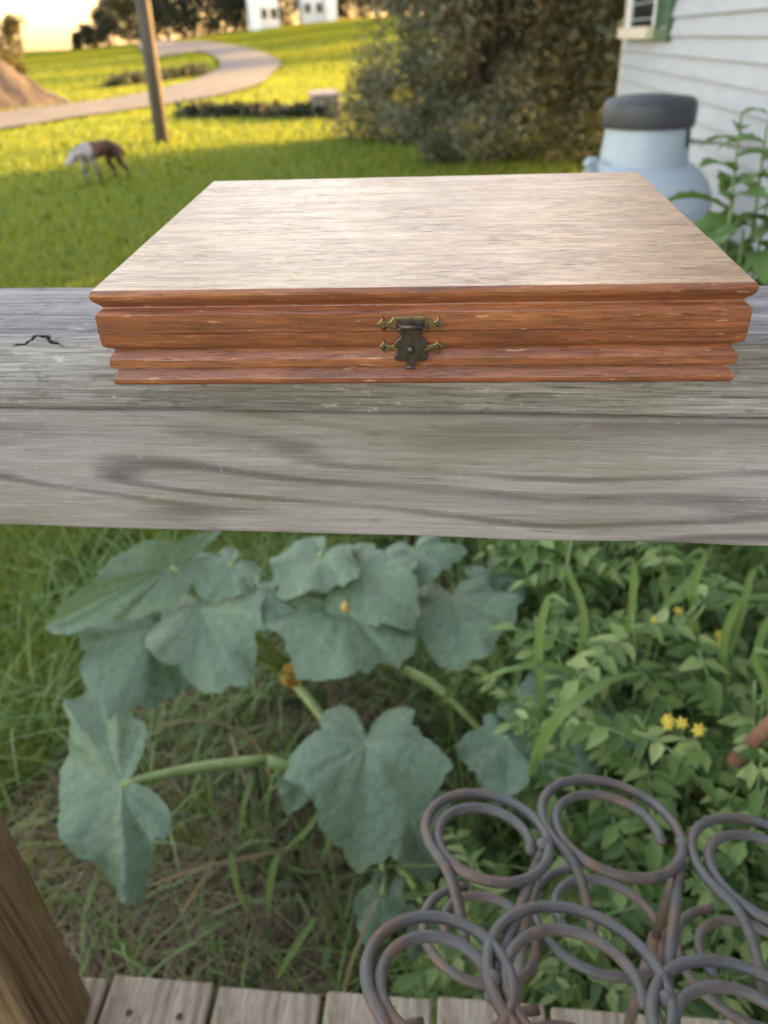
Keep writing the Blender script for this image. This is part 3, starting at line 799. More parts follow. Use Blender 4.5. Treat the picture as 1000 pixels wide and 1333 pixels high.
def plate(name, pts, y0, y1, mat, bev):
    m_ = MB(); m_.prism(lo(pts), y0, y1); o_ = m_.build(name, mat, latch)
    bm2 = bmesh.new(); bm2.from_mesh(o_.data); bmesh.ops.recalc_face_normals(bm2, faces=bm2.faces)
    fr = min(bm2.faces, key=lambda f: f.calc_center_median().y if len(f.verts) > 6 else 9)
    r_ = bmesh.ops.inset_region(bm2, faces=[fr], thickness=bev, depth=0)
    bmesh.ops.translate(bm2, verts=fr.verts, vec=(0, -bev * .7, 0))
    bm2.to_mesh(o_.data); bm2.free()
    return o_


plate('upper_plate', up, FY - .0007, FY + .0002, M['brass'], .0004)
plate('lower_plate', dn, FY - .0006, FY + .0002, M['brass'], .0004)
plate('hasp', fl, FY - .0022, FY - .0013, M['bronze'], .0004)
m = MB(); m.tube([((385 - 470) * U + LX, FY - .0022, lz(214)), ((572 - 470) * U + LX, FY - .0022, lz(214))], .0015, 12); hb = m.build('hinge_barrel', M['bronze'], latch, smooth=True)
m = MB(); m.box(((352 - 470) * U + LX, FY - .0014, lz(196)), ((588 - 470) * U + LX, FY - .0007, lz(160))); m.build('raised_band', M['bronze'], latch, bevel=.0002)
for x_ in (345, 598):
    m = MB(); m.lathe([(.0002, -.0008), (.0011, -.0004), (.0013, .0004), (.0002, .0009)], n=12); k = m.build('rivet', M['bronze'], latch, smooth=True); k.location = ((x_ - 470) * U + LX, FY - .0014, lz(214))
for x_, v in ((248, 222), (694, 205), (240, 385), (690, 388)):
    m = MB(); m.lathe([(.0003, 0), (.0011, .0001), (.0009, .0005), (.0002, .0006)], n=12); k = m.build('nail', M['bronze'], latch, smooth=True); k.rotation_euler = (R(90), 0, 0); k.location = ((x_ - 470) * U + LX, FY - .001, lz(v))
m = MB(); m.lathe([(.0003, -.001), (.0019, -.0008), (.0020, .0), (.0017, .0010), (.0010, .0016), (.0002, .0018)], n=20); k = m.build('knob', M['bronze'], latch, smooth=True); k.rotation_euler = (R(90), 0, 0); k.location = (LX - .0001, FY - .0028, lz(392))
m = MB(); m.tube([((425 - 470) * U + LX, FY - .0026, lz(542)), ((503 - 470) * U + LX, FY - .0026, lz(542))], .0009, 10); m.build('curled_tip', M['bronze'], latch, smooth=True)
for s_ in (-1, 1):
    m = MB(); m.tube([(s_ * .09 - .014, BD / 2 + .001, .028), (s_ * .09 + .014, BD / 2 + .001, .028)], .002, 10); m.build('hinge', M['brass'], wbox, smooth=True)
BYAW = .036
bx, by = -.0212, .3469
bc = Vector((bx, by, CAPZ)) + Matrix.Rotation(BYAW, 3, 'Z') @ Vector((0, BD / 2, 0))
on_porch(wbox, Matrix.Translation(bc + Vector((0, 0, .0008))) @ Matrix.Rotation(BYAW, 4, 'Z'))

# ------------------------------------------------------------------ wrought iron scroll stand
stand = empty('scroll_stand'); tag(stand, 'rusty wrought iron stand of two tiers of spiral scrolls on the deck edge', 'iron stand')
tx, ty = R(-15), R(7)
PU = Vector((math.cos(ty), 0, -math.sin(ty))); PN = Vector((math.sin(ty) * math.cos(tx), -math.sin(tx), math.cos(ty) * math.cos(tx))).normalized()
PU = (PU - PN * PU.dot(PN)).normalized(); PV = PN.cross(PU); P0 = Vector((.035, .438, -.65))


def on_plane(x, y, off=0.0):
    d = Vector(ray(x, y, RD)); return d * ((P0 + PN * off).dot(PN) / d.dot(PN))


RODR = .0048


def scroll(px, rad_, off, tail, mirror=False, r_in=.60, start=-10, name='scroll'):
    c_ = on_plane(*px); pts_ = []
    for k in range(70):
        a_ = R(start + k / 69 * 590); g = min(1, (k / 69 * 590) / 330)
        r_ = rad_ * (r_in + (1 - r_in) * sm(0, 1, g))
        shift = PU * rad_ * .12 * (1 - g)
        pts_.append(c_ + shift + (PU * math.cos(a_) + PV * math.sin(a_)) * r_ + PN * (off - .004 * (1 - g)))
    e = pts_[-1]; tdir = (pts_[-1] - pts_[-2]).normalized()
    for k in range(1, 7): pts_.append(e + tdir * tail * k / 6 - PN * .055 * (k / 6) ** 2)
    m_ = MB(); m_.tube(pts_, RODR, 12); o_ = m_.build(name, M['iron'], stand, smooth=True)
    m_ = MB(); m_.lathe([(.001, -.0045), (.0048, -.003), (.0058, 0), (.0048, .003), (.001, .0045)], n=12); k_ = m_.build('scroll_tip', M['iron'], o_, smooth=True); k_.location = pts_[0]
    return c_


SC = [((634, 1087), .0565), ((795, 1074), .066), ((1000, 1132), .067), ((572, 1272), .054), ((752, 1276), .068), ((978, 1360), .068)]
for q, r_ in SC: scroll(q, r_, 0, .05)
LOW = -.115
for q, r_ in SC:
    c_ = on_plane(*q) + PU * .012 + PN * LOW; pts_ = [c_ + (PU * math.cos(R(200 - k * 9)) + PV * math.sin(R(200 - k * 9))) * r_ * (.62 + .38 * min(1, k / 28)) for k in range(52)]
    m = MB(); m.tube(pts_, RODR, 10); lo_ = m.build('scroll', M['iron'], stand, smooth=True)
    m = MB(); m.lathe([(.001, -.0045), (.0048, -.003), (.0058, 0), (.0048, .003), (.001, .0045)], n=12); k_ = m.build('scroll_tip', M['iron'], lo_, smooth=True); k_.location = pts_[0]
welds = [(on_plane(708, 1100), on_plane(640, 1275)), (on_plane(889, 1098), on_plane(868, 1302))]
for a_, b_ in welds:
    m = MB(); m.tube([a_ - PN * .004, b_ - PN * .006], RODR, 12); m.build('tie_rod', M['iron'], stand, smooth=True)
    for p in (a_, b_):
        if p is a_: m = MB(); m.tube([p + PN * .003, p + PN * LOW], RODR * .95, 10); m.build('upright', M['iron'], stand, smooth=True)
        m = MB(); m.lathe([(.003, -.006), (.0066, -.004), (.0075, .001), (.006, .0035), (.002, .0048)], n=9); k_ = m.build('weld', M['iron'], stand, smooth=True); k_.location = p
for p in (welds[0][0], welds[1][0], welds[0][1], welds[1][1]):
    f_ = p + PN * LOW; m = MB(); m.tube([f_, Vector((f_.x, min(f_.y, .45), DZ + .005))], .006, 10); lg = m.build('leg', M['iron'], stand, smooth=True)
    m = MB(); m.lathe([(.012, 0), (.014, .002), (.012, .005), (.006, .007)], (f_.x, min(f_.y, .45), DZ + .001), 12); m.build('foot', M['iron'], lg, smooth=True)
on_porch(stand)

# ------------------------------------------------------------------ squash plant
M['squash'] = leafy('squash_leaf', [(.075, .13, .074), (.125, .185, .108), (.19, .25, .155)], .18, .45, (.2, .3, .04), 26, .5, vein=(.19, .25, .15), bump=.6)
M['petiole'] = plain('squash_stem', (.16, .22, .06), (.28, .34, .12), 40, .5, 0, .3, .002)
M['squash_flower'] = leafy('squash_flower', [(.5, .28, .07), (.6, .42, .12), (.6, .48, .22)], .35, .6)
squash = empty('squash_plant', (0, 0, 0)); tag(squash, 'squash plant with large lobed blue-green leaves sprawling over the weeds', 'squash plant')


def squash_leaf(A, T, roll, seed, wide=1.0, fold=.12, droop=.25, ruffle=.085):
    """A: where the stem meets the blade, T: tip; roll turns the blade about that axis"""
    rg_ = np.random.default_rng(seed); L = (T - A).length
    nt, nr_ = 72, 9
    th = np.linspace(-math.pi, math.pi, nt); ph = rg_.random(4) * 6.28
    lob = 1 + .13 * np.cos(5 * th) * (1 - .2 * np.cos(th)) + .03 * np.sin(11 * th + ph[0]) + .025 * np.sin(19 * th + ph[1]) + .02 * np.sin(29 * th + ph[2])
    base_r = .66 + .24 * np.cos(th) + .10 * np.cos(2 * th)
    sinus = 1 - .80 * np.exp(-((math.pi - np.abs(th)) / .26) ** 2)
    rmax = L * np.clip(base_r * .95 + .12, .2, 2) * lob * sinus
    rr_ = np.linspace(0, 1, nr_)
    rad_ = rr_[:, None] * rmax[None, :]
    x = rad_ * np.cos(th); y = rad_ * np.sin(th) * wide
    q = np.sqrt(x ** 2 + y ** 2) / L
    veins = [0, R(48), -R(48), R(98), -R(98), R(150), -R(150)]
    vz = np.zeros_like(x); va = np.zeros_like(x)
    for v in veins:
        dd = (th - v)[None, :] * np.maximum(q, .02)
        vz += np.exp(-(dd / .05) ** 2); va = np.maximum(va, np.exp(-(dd / .014) ** 2))
    z = -.02 * L * vz * np.minimum(1, q * 3) + fold * np.abs(y) - droop * q ** 2 * L * .85 + L * ruffle * q ** 2 * np.sin(6 * th + ph[3]) + L * .014 * np.sin(17 * th + ph[0]) * q
    z += .035 * L * np.sin(x / L * 6 + ph[1]) * np.sin(y / L * 7 + ph[2]) + .05 * L * np.sin(2.5 * th + ph[2]) * q
    X = (T - A).normalized(); Zv = Vector((0, 0, 1)); Zv = (Zv - X * Zv.dot(X)).normalized(); Zv = Matrix.Rotation(roll, 3, X) @ Zv; Yv = Zv.cross(X)
    B = np.array([X, Yv, Zv]); V_ = np.stack([x, y, z], -1).reshape(-1, 3) @ B
    F_ = [(i * nt + k, i * nt + k + 1, (i + 1) * nt + k + 1, (i + 1) * nt + k) for i in range(nr_ - 1) for k in range(nt - 1)]
    o_ = np_mesh('leaf', V_, F_, M['squash'], squash, True, {'vein': np.clip(va * .75 * (1 - .4 * q), 0, 1).ravel()})
    o_.location = A
    return o_


def stem(A, root, r0, r1, arch, name='leaf_stalk', mat='petiole', parent=None):
    pts_ = []
    for k in range(9):
        u = k / 8; p = root.lerp(A, u) + Vector((0, 0, arch * math.sin(math.pi * u))); pts_.append(p)
    m_ = MB(); m_.tube(pts_, [r0 + (r1 - r0) * k / 8 for k in range(9)], 8); return m_.build(name, M[mat], parent or squash, smooth=True)


root = Vector((-.12, 1.02, .03))
# stem point px + height, tip px + height, roll deg, wide, fold, droop, stalk root px + height
LV = [((158, 1022), .50, (84, 1058), .46, -34, 2.15, .10, .12, (345, 990), .42),
      ((478, 968), .47, (478, 1078), .36, -4, 1.15, .30, .45, (500, 1060), .1),
      ((205, 815), .50, (142, 905), .38, -18, 1.0, .05, .22, (372, 876), .2),
      ((262, 792), .54, (292, 868), .44, 10, .85, .15, .2, (380, 870), .2),
      ((225, 738), .62, (92, 800), .52, -50, .42, .3, .3, (350, 850), .2),
      ((448, 795), .56, (424, 858), .48, -6, 1.45, .14, .3, (430, 880), .2),
      ((352, 780), .56, (348, 812), .50, 0, 1.1, .1, .2, (400, 850), .2),
      ((300, 735), .60, (262, 760), .54, -8, 1.5, .05, .22, (380, 840), .15),
      ((418, 722), .62, (380, 762), .55, 4, 1.3, .2, .25, (420, 830), .2),
      ((540, 716), .60, (552, 748), .55, 12, 1.6, .1, .25, (480, 830), .2),
      ((470, 745), .60, (520, 792), .52, 16, 1.0, .15, .25, (450, 850), .2),
      ((590, 780), .52, (606, 838), .44, 6, 1.25, .1, .25, (520, 870), .15),
      ((662, 962), .42, (650, 1020), .30, 4, 1.15, .08, .2, (600, 980), .12),
      ((742, 905), .46, (738, 990), .28, 0, 1.1, .12, .25, (640, 960), .12),
      ((522, 1040), .26, (548, 1120), .16, 14, .8, .1, .2, (500, 1060), .08),
      ((500, 1165), .22, (482, 1222), .14, 0, .8, .1, .2, (500, 1080), .08),
      ((392, 1015), .30, (378, 1048), .24, -10, 1.0, .1, .2, (470, 1050), .08),
      ((330, 765), .42, (300, 792), .34, 0, 1.2, .1, .2, (380, 840), .12),
      ((640, 745), .5, (668, 775), .42, 6, 1.2, .1, .2, (560, 850), .12),
      ((560, 1200), .14, (590, 1260), .10, 8, .9, .1, .2, (520, 1130), .05)]
for i, (a_, za, t_, zt, rl, wd, fo, dr, rt, zr) in enumerate(LV):
    if i: zt = za - (.03 if i < 3 else .008)
    A = at_z(*a_, za); T = at_z(*t_, zt)
    squash_leaf(A, T, R(rl), 10 + i, wd, fo, dr)
    stem(A, at_z(*rt, zr), .011, .0075, .012 if i == 0 else .03)
for a_, b_, za, zb in [((560, 1100), (345, 990), .06, .42), ((520, 1090), (372, 876), .05, .2), ((372, 876), (520, 870), .2, .14), ((520, 870), (640, 965), .14, .1)]:
    stem(at_z(*b_, zb), at_z(*a_, za), .014, .012, .04, 'vine')
fp = at_z(368, 880, .28)
fl_ = empty('flower', fp); fl_.parent = squash
for k in range(5):
    a_ = k * 2 * math.pi / 5; pts_ = []
    rows_ = [(0, .008), (.018, .016), (.036, .02), (.05, .014), (.062, .002)]
    m = MB(); vs = []
    for h_, w_ in rows_:
        rad_ = .008 + h_ * .35
        for s_ in (-1, 1): vs.append((rad_ * math.cos(a_) - s_ * w_ * math.sin(a_), rad_ * math.sin(a_) + s_ * w_ * math.cos(a_), h_))
    m.add(vs, [(2 * j, 2 * j + 1, 2 * j + 3, 2 * j + 2) for j in range(4)]); m.build('petal', M['squash_flower'], fl_, smooth=True)
fl_.rotation_euler = (R(50), R(30), .4)
fl2 = at_z(450, 798, .57)
m = MB(); m.lathe([(.001, 0), (.007, .007), (.010, .018), (.005, .028), (.001, .032)], n=10); k_ = m.build('flower_bud', M['squash_flower'], squash, smooth=True); k_.location = fl2

# ------------------------------------------------------------------ weedy bed: tomato plants
M['tomato'] = leafy('tomato_leaf', [(.035, .07, .018), (.10, .165, .042), (.19, .265, .075), (.36, .41, .15)], .3, .5, (.22, .34, .05), 9, .35)
M['tomato_stem'] = plain('tomato_stem', (.10, .16, .05), (.19, .26, .09), 40, .6, 0, .2)
M['yellow'] = leafy('yellow_petal', [(.75, .55, .06), (.8, .65, .12)], .3, .5)


def leaflet(P_, X, N, L, W_, rg_):
    """one pointed leaflet, folded along the midrib: 8 vertices, 6 quads"""
    X = X / np.linalg.norm(X); Y = np.cross(N, X); Y /= np.linalg.norm(Y) + 1e-9; Nn = np.cross(X, Y); f_ = .25 + .3 * rg_.random()
    us = [0, .3, .65, 1.0]; ws = [.12, 1, .72, .04]; dr = rg_.random() * .35
    vs = []
    for u_, w_ in zip(us, ws):
        c_ = P_ + X * L * u_ - Nn * L * dr * u_ * u_
        vs += [c_ + Y * W_ * .5 * w_ + Nn * W_ * f_ * w_ * .5, c_, c_ - Y * W_ * .5 * w_ + Nn * W_ * f_ * w_ * .5]
    fs = []
    for i in range(3): fs += [(3 * i, 3 * i + 1, 3 * i + 4, 3 * i + 3), (3 * i + 1, 3 * i + 2, 3 * i + 5, 3 * i + 4)]
    return vs, fs


def tomato_mesh(seed, h, spread, nleaf, ls):
    rg_ = np.random.default_rng(seed); V_, F_ = [], []; st = MB()
    nst = 3
    for s_ in range(nst):
        a0 = rg_.random() * 6.28; lean = spread * rg_.random()
        tip = np.array([math.cos(a0) * lean, math.sin(a0) * lean, h * (.7 + .3 * rg_.random())])
        pts_ = [tuple(tip * u + np.array([math.sin(u * 5 + a0), math.cos(u * 4), 0]) * .02) for u in np.linspace(0, 1, 7)]
        st.tube(pts_, [.006 * (1 - .6 * u) for u in np.linspace(0, 1, 7)], 6)
        for k in range(nleaf):
            u = .25 + .75 * k / nleaf; b_ = tip * u; az = a0 + k * 2.4 + rg_.normal() * .3
            el = .5 - .4 * rg_.random(); ll = ls * (.7 + .5 * rg_.random())
            X = np.array([math.cos(az) * math.cos(el), math.sin(az) * math.cos(el), math.sin(el)])
            droop = .6 + .5 * rg_.random(); prev = b_; path = [tuple(b_)]
            nl = 5
            for j in range(1, nl + 1):
                v_ = j / nl; p_ = b_ + X * ll * v_ - np.array([0, 0, 1]) * ll * droop * v_ * v_ * .5; path.append(tuple(p_))
                dX = p_ - prev; dX /= np.linalg.norm(dX); side = np.cross(dX, [0, 0, 1]); side /= np.linalg.norm(side) + 1e-9; up_ = np.cross(side, dX)
                for sg in (-1, 1):
                    if j == nl: break
                    n_ = up_ + rg_.normal(size=3) * .3
                    vs, fs = leaflet(p_, side * sg + dX * .5 + rg_.normal(size=3) * .15, n_, ll * .42 * (1 - .25 * v_), ll * .19, rg_)
                    k0 = len(V_); V_ += vs; F_ += [tuple(i + k0 for i in f) for f in fs]
                prev = p_
            vs, fs = leaflet(np.array(path[-1]), dX, up_, ll * .46, ll * .2, rg_); k0 = len(V_); V_ += vs; F_ += [tuple(i + k0 for i in f) for f in fs]
            st.tube(path, [.0028, .0025, .0022, .0019, .0016, .0014], 5)
    return np.array(V_), F_, st


protos = []
for i in range(4):
    V_, F_, st = tomato_mesh(100 + i, .50 + .06 * i, .24, 15, .11)
    o_ = empty('tomato_plant', (0, 0, -5)); f_ = np_mesh('foliage', V_, F_, M['tomato'], o_, True); f_['kind'] = 'stuff'
    st.build('stems', M['tomato_stem'], o_, smooth=True); protos.append(o_)
KIDS.clear()
rn = random.Random(11); used = set(); cnt = 0
TOM = [(640, 735), (720, 730), (800, 722), (880, 725), (960, 730), (690, 790), (775, 790), (860, 780), (940, 790), (1010, 780), (835, 850), (920, 870), (1000, 880), (800, 930), (880, 960), (960, 960), (1040, 950), (840, 1040), (930, 1050), (1010, 1050), (770, 1120), (860, 1150), (950, 1150), (1030, 1170), (700, 1200), (800, 1260), (900, 1260), (620, 1190), (700, 735), (760, 760)]
for i, q in enumerate(TOM):
    z_ = .42 + .10 * rn.random(); p = at_z(*q, z_); k = i % 4
    if k in used: o_ = copy_tree(protos[k])
    else: o_ = protos[k]; used.add(k)
    if q[1] > 1000: lab, gr = 'leafy green tomato plant growing up behind and through the iron scrolls', 'tomato plants around the iron stand'
    elif q[0] < 735: lab, gr = 'leafy green tomato plant crowding the edge of the squash leaves', 'tomato plants beside the squash'
    elif q[0] > 905: lab, gr = 'leafy green tomato plant on the side of the bed by the reddish stake', 'tomato plants by the stake'
    else: lab, gr = 'leafy green tomato plant in the middle of the bed around the yellow flowers', 'tomato plants around the yellow flowers'
    s_ = (.95 + .35 * rn.random()) * (.85 if q[1] > 1000 else 1.0)
    o_.location = (p.x, p.y, 0 if p.y > .75 else -.02); o_.rotation_euler = (0, 0, rn.random() * 6.28); o_.scale = (s_, s_, s_ * (1.0 if q[1] < 1000 else .8))
    tag(o_, lab, 'tomato plant', gr)


def yellow_flowers(px, z, n, seed, label):
    p = at_z(*px, z); o_ = empty('flower_sprig', p); tag(o_, label, 'flower'); rn_ = random.Random(seed)
    m_ = MB(); m_.tube([(0, .02, -z), (.01, .01, -z * .5), (0, 0, 0)], [.004, .003, .002], 6); m_.build('stem', M['tomato_stem'], o_, smooth=True)
    for k in range(n):
        c_ = Vector((rn_.uniform(-.03, .03), rn_.uniform(-.03, .03), rn_.uniform(-.02, .03))); m_ = MB()
        nrm = Vector((rn_.uniform(-.6, .6), rn_.uniform(-1, 0), .7)).normalized(); a = nrm.orthogonal().normalized(); b = nrm.cross(a)
        for j in range(6):
            w = j * math.pi / 3; d1 = a * math.cos(w) + b * math.sin(w); d2 = a * math.cos(w + 1.57) + b * math.sin(w + 1.57)
            m_.add([c_, c_ + d1 * .006 + d2 * .0028, c_ + d1 * .0125 - nrm * .004, c_ + d1 * .006 - d2 * .0028], [(0, 1, 2, 3)])
        m_.tube([c_, c_ + nrm * .008], [.002, .001], 6)
        m_.build('blossom', M['yellow'], o_)


yellow_flowers((890, 958), .60, 5, 1, 'cluster of small yellow star flowers among tomato leaves above the iron stand')
yellow_flowers((930, 828), .60, 3, 2, 'small sprig of yellow flowers near the reddish stake')
yellow_flowers((862, 806), .58, 3, 3, 'few pale yellow flowers beside a tall grass stalk')

# ------------------------------------------------------------------ grasses
M['grass'] = leafy('grass_blade', [(.085, .15, .022), (.13, .20, .032), (.18, .24, .045), (.27, .26, .07)], .42, .6, (.34, .36, .02), .8, .25)
M['tall_grass'] = leafy('tall_grass_blade', [(.08, .15, .04), (.14, .22, .07), (.24, .31, .12)], .32, .5, (.3, .4, .08), 2, .3)
M['straw'] = leafy('dry_straw', [(.20, .15, .09), (.30, .23, .14), (.38, .31, .2)], .3, .7, None, 5, .2)


def blades(P_, h, w, lean, rg_, seg=2):
    """curved blades at points P_ -> V, F"""
    n_ = len(P_); a_ = rg_.random(n_) * 6.283; d_ = np.stack([np.cos(a_), np.sin(a_), np.zeros(n_)], 1); s_ = np.stack([-np.sin(a_), np.cos(a_), np.zeros(n_)], 1)
    ln = (lean * (.3 + rg_.random(n_)))[:, None]; h = np.asarray(h)[:, None] * np.ones((n_, 1)); w = np.asarray(w)[:, None] * np.ones((n_, 1))
    rows_ = []
    for u in np.linspace(0, 1, seg + 1):
        c_ = P_ + d_ * ln * h * u ** 1.8 + np.array([0, 0, 1]) * h * (u - .35 * ln * u ** 2.5)
        ww = w * (1 - u ** 1.6) * .5 + w * .03
        rows_ += [c_ - s_ * ww, c_ + s_ * ww]
    V_ = np.stack(rows_, 1).reshape(-1, 3); k = 2 * (seg + 1)
    F_ = np.concatenate([np.stack([np.arange(n_) * k + 2 * j, np.arange(n_) * k + 2 * j + 1, np.arange(n_) * k + 2 * j + 3, np.arange(n_) * k + 2 * j + 2], 1) for j in range(seg)])
    return V_, F_


rg = np.random.default_rng(21)
RA = np.array(ROAD)
# lawn: polar scatter, thinner with distance
n = 280000
r_ = 1.2 * (85 / 1.2) ** rg.random(n); th = R(-40) + R(78) * rg.random(n)
x, y = r_ * np.sin(th), r_ * np.cos(th)
dr = np.min(np.hypot(x[:, None] - RA[None, ::3, 0], y[:, None] - RA[None, ::3, 1]), 1)
wallx = WALL + np.tan(HA) * y
bed = (x > -1.0 + .15 * np.sin(y * 5)) & (y < 2.35 + .3 * np.sin(x * 4))
keep = (dr > 2.3) & (x < wallx) & (~bed | (rg.random(n) < .03)) & (y > .75)
x, y, r_ = x[keep], y[keep], r_[keep]
P_ = np.stack([x, y, terrain(x, y)], 1)
V_, F_ = blades(P_, (.05 + .05 * rg.random(len(x))) * (1 + .5 * sm(6, 25, r_)) + .03 * (r_ < 4), .0035 + .0016 * np.minimum(r_, 45), .8, rg)
tag(np_mesh('lawn_grass', V_, F_, M['grass']), 'short green lawn grass running out from the porch to the road', 'grass', kind='stuff')
# bed grass and weeds between the squash stalks
n = 5200
x, y = rg.uniform(-1.15, .45, n), rg.uniform(.62, 2.3, n)
cl = np.array([mnoise.noise((a * 3, b * 3, 0)) for a, b in zip(x, y)])
k = (cl > -.12) & (rg.random(n) < np.where((x < -.15) & (y < 1.35), .22, .8)); x, y = x[k], y[k]
V_, F_ = blades(np.stack([x, y, x * 0], 1), .10 + .22 * rg.random(len(x)) ** 2, .004 + .004 * rg.random(len(x)), 1.1, rg, 4)
tag(np_mesh('bed_grass', V_, F_, M['tall_grass']), 'uneven green grass weeds under the squash leaves', 'grass', kind='stuff')
n = 6000
x, y = rg.uniform(-1.0, .4, n), rg.uniform(.6, 1.7, n)
V_, F_ = blades(np.stack([x, y, x * 0 + .005], 1), .03 + .06 * rg.random(n), .0025 + .0025 * rg.random(n), 3.2, rg, 3)
tag(np_mesh('dry_straw', V_, F_, M['straw']), 'dry tan straw lying on the bare soil of the bed', 'straw', kind='stuff')
# low leafy undergrowth filling the bed floor
cs = [(a, b, .03) for a, b in zip(rg.uniform(-.35, 1.5, 500), rg.uniform(.6, 3.0, 500)) if a < WALL - .1 + .1 * b]
V_, F_ = leaf_cloud(cs, [.09] * len(cs), 9000, .035, rg, .4, .1); V_[:, 2] = np.abs(V_[:, 2])
M['ground_cover'] = leafy('ground_cover_leaf', [(.022, .045, .014), (.045, .08, .022), (.075, .115, .035)], .2, .55, None, 8, .3)
tag(np_mesh('undergrowth', V_, F_, M['ground_cover']), 'low leafy ground cover between tomato and squash stems', 'undergrowth', kind='stuff')


def long_blade(pts_px, w, label, mat='tall_grass', name='grass_blade', group=None):
    pts_ = [at_z(x_, y_, z_) for x_, y_, z_ in pts_px]; Q = []
    for i in range(len(pts_) - 1):
        p0, p1, p2, p3 = pts_[max(i - 1, 0)], pts_[i], pts_[i + 1], pts_[min(i + 2, len(pts_) - 1)]
        for k in range(6):
            u = k / 6; Q.append(.5 * ((2 * p1) + (p2 - p0) * u + (2 * p0 - 5 * p1 + 4 * p2 - p3) * u * u + (3 * p1 - p0 - 3 * p2 + p3) * u ** 3))
    Q.append(pts_[-1]); m_ = MB(); vs = []
    for i, p in enumerate(Q):
        t_ = (Q[min(i + 1, len(Q) - 1)] - Q[max(i - 1, 0)]).normalized(); s_ = t_.cross(Vector((0, -.55, .83))).normalized(); nn_ = s_.cross(t_)
        u = i / (len(Q) - 1); ww = w * .5 * min(1, .45 + 2 * u) * (1 - u ** 3) + .0004
        vs += [p + s_ * ww + nn_ * ww * .5, p, p - s_ * ww + nn_ * ww * .5]
    fs = []
    for i in range(len(Q) - 1): fs += [(3 * i, 3 * i + 1, 3 * i + 4, 3 * i + 3), (3 * i + 1, 3 * i + 2, 3 * i + 5, 3 * i + 4)]
    m_.add(vs, fs); o_ = m_.build(name, M[mat], smooth=True); tag(o_, label, 'grass blade', group)
    return o_


long_blade([(688, 1035, .3), (697, 985, .52), (730, 930, .66), (790, 888, .7), (838, 876, .68)], .02, 'broad pale green grass blade arching over the dark squash leaf')
long_blade([(835, 870, .5), (860, 800, .6), (900, 750, .68), (935, 700, .72)], .012, 'straight yellow-green grass stalk slanting up through the tomato leaves', 'tall_grass')
long_blade([(770, 885, .5), (720, 868, .6), (660, 872, .62), (620, 890, .56)], .012, 'thin grass blade curving low in front of the upper squash leaves')
long_blade([(640, 800, .4), (655, 825, .46), (678, 856, .5), (692, 868, .5)], .012, 'short bright yellow-green grass blade near the squash leaf edge')
long_blade([(355, 1020, .1), (330, 965, .3), (270, 938, .38), (180, 948, .36)], .007, 'thin tan grass stalk arching toward the hanging squash leaf', 'straw')
long_blade([(300, 955, .3), (310, 990, .36), (325, 1035, .33)], .006, 'short dry grass seed head hanging by the squash stalk', 'straw')
long_blade([(400, 1100, .05), (330, 1115, .2), (260, 1130, .24), (175, 1160, .2)], .008, 'thin pale grass runner lying over bare soil near the deck', 'straw')
long_blade([(280, 1120, .22), (255, 1160, .2), (235, 1190, .16)], .006, 'dry forked grass spike over the bare soil', 'straw')
long_blade([(300, 950, .34), (297, 880, .42), (285, 840, .46)], .004, 'fine upright grass spike before the upper squash leaves', 'straw')
long_blade([(300, 950, .34), (260, 915, .4), (222, 900, .42)], .004, 'fine grass spike slanting toward the twin squash leaves', 'straw')
long_blade([(440, 1330, .1), (455, 1260, .25), (480, 1190, .3), (492, 1130, .3)], .006, 'fine pale grass stalk rising beside the iron stand', 'straw')
long_blade([(430, 1040, .2), (445, 1010, .3), (420, 1005, .36), (360, 1005, .33), (345, 1070, .25)], .014, 'bright green curled grass blade below the squash stalk')
for i, (a_, b_, c_) in enumerate([((330, 1010), (318, 1045), (312, 1090)), ((440, 1020), (432, 1080), (418, 1120)), ((300, 1110), (308, 1150), (320, 1185)), ((362, 1110), (352, 1150), (350, 1195)), ((425, 1040), (400, 1080), (370, 1105)), ((410, 1195), (380, 1240), (360, 1275)), ((470, 1010), (455, 1050), (448, 1100))]):
    long_blade([(*a_, .3), (*b_, .26), (*c_, .16)], .012, 'short bright green grass blade drooping in the bed before the deck', group='drooping grass blades in the bed')
for i, (x_, y_) in enumerate([(900, 700), (960, 720), (985, 760), (820, 712), (760, 720), (700, 760), (940, 760), (1000, 830)]):
    r1 = random.Random(i); long_blade([(x_ + r1.uniform(-40, 40), y_ + 190, .4), (x_, y_ + 90, .64), (x_ + r1.uniform(-30, 30), y_ + 20, .76), (x_ + r1.uniform(-70, 70), y_ + 30, .78)], .016, 'tall green grass blade standing among the tomato plants', group='tall grass blades among the tomatoes')

n = 900
x, y = rg.uniform(.15, 1.35, n), rg.uniform(.7, 2.6, n)
V_, F_ = blades(np.stack([x, y, x * 0 + .05], 1), .25 + .38 * rg.random(n) ** 1.5, .004 + .004 * rg.random(n), .7, rg, 5)
tag(np_mesh('weed_grass', V_, F_, M['tall_grass']), 'thin wild grass standing all through the tomato bed', 'grass', kind='stuff')

# ------------------------------------------------------------------ stake and tall weed
M['stake'] = plain('reddish_stake', (.16, .075, .045), (.28, .14, .09), 14, .8, 0, .3)
a_, b_ = at_z(930, 1015, .42), at_z(1010, 935, .66)
st = MB(); st.tube([a_ - (b_ - a_) * 1.85, a_.lerp(b_, .3) + Vector((.004, 0, .004)), a_.lerp(b_, .7), b_ + (b_ - a_) * .25], [.012, .013, .012, .011], 10)
tag(st.build('stake', M['stake'], smooth=True), 'reddish brown wooden stake leaning in the tomato bed', 'stake')

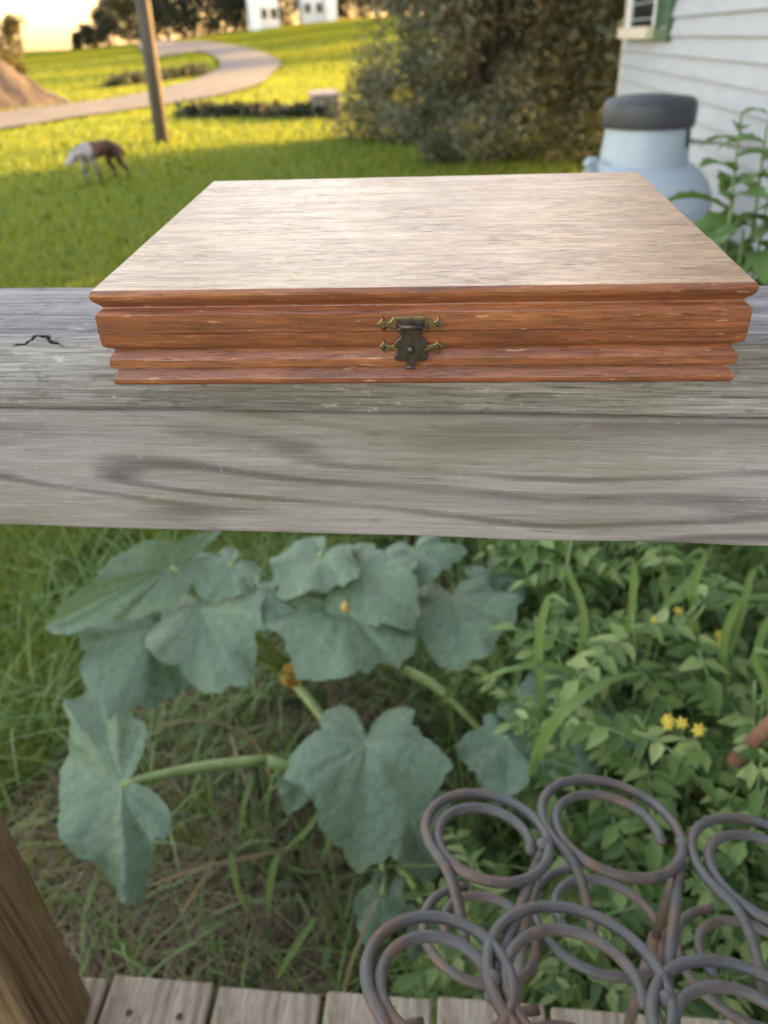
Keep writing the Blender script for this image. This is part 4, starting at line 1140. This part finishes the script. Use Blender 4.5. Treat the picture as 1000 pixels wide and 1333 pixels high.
M['weed_leaf'] = leafy('weed_leaf', [(.08, .145, .035), (.12, .20, .055), (.18, .26, .085)], .35, .5, (.25, .36, .06), 6, .35)
wb = at_depth(962, 345, 1.75); weed = empty('tall_weed', (wb.x, wb.y, 0)); tag(weed, 'tall leafy weed with drooping toothed leaves by the white siding', 'weed')


def toothed_leaf(base_, az, L, W_, droop, el, seed):
    rg_ = random.Random(seed); n_ = 10; vs = []
    for i in range(n_ + 1):
        u = i / n_; x_ = L * u; z_ = L * (math.sin(el) * u - droop * u * u); w_ = W_ * .5 * math.sin(math.pi * min(1, u * .94 + .06)) ** .8 * (1 + (.22 if i % 2 else -.12))
        if i == n_: w_ = .0006
        vs += [(x_, w_, z_ + w_ * .3), (x_, 0, z_), (x_, -w_, z_ + w_ * .3)]
    fs = []
    for i in range(n_): fs += [(3 * i, 3 * i + 3, 3 * i + 4, 3 * i + 1), (3 * i + 1, 3 * i + 4, 3 * i + 5, 3 * i + 2)]
    m_ = MB(); m_.add(vs, fs); o_ = m_.build('leaf', M['weed_leaf'], weed, smooth=True); o_.location = base_; o_.rotation_euler = (rg_.uniform(-.3, .3), 0, az)


rn = random.Random(4)
for (tipx, tipy, k0, nlf) in [(975, 150, 0, 30), (1006, 165, 50, 24), (958, 262, 90, 20), (996, 235, 130, 20), (980, 300, 170, 18)]:
    tp_ = at_depth(tipx, tipy, 1.75 + .05 * rn.random()); loc = tp_ - Vector((wb.x, wb.y, 0)); b0 = Vector((rn.uniform(-.04, .04), rn.uniform(-.03, .05), 0))
    pts_ = [b0.lerp(loc, u) + Vector((.02 * math.sin(u * 4 + k0), .015 * math.cos(u * 5), 0)) for u in np.linspace(0, 1, 9)]
    m = MB(); m.tube(pts_, [.0075 * (1 - .6 * u) for u in np.linspace(0, 1, 9)], 7); m.build('stem', M['tomato_stem'], weed, smooth=True)
    for i in range(nlf):
        u = .42 + .58 * i / (nlf - 1); kk = min(int(u * 8), 7); p = Vector(pts_[kk]).lerp(Vector(pts_[kk + 1]), u * 8 - kk)
        L_ = (.17 if u < .85 else .17 - .1 * (u - .85) / .15) * (.8 + .4 * rn.random())
        toothed_leaf(p, i * 2.4 + rn.uniform(-.3, .3), L_, L_ * .42, .35 + .5 * rn.random(), .55, k0 + i)
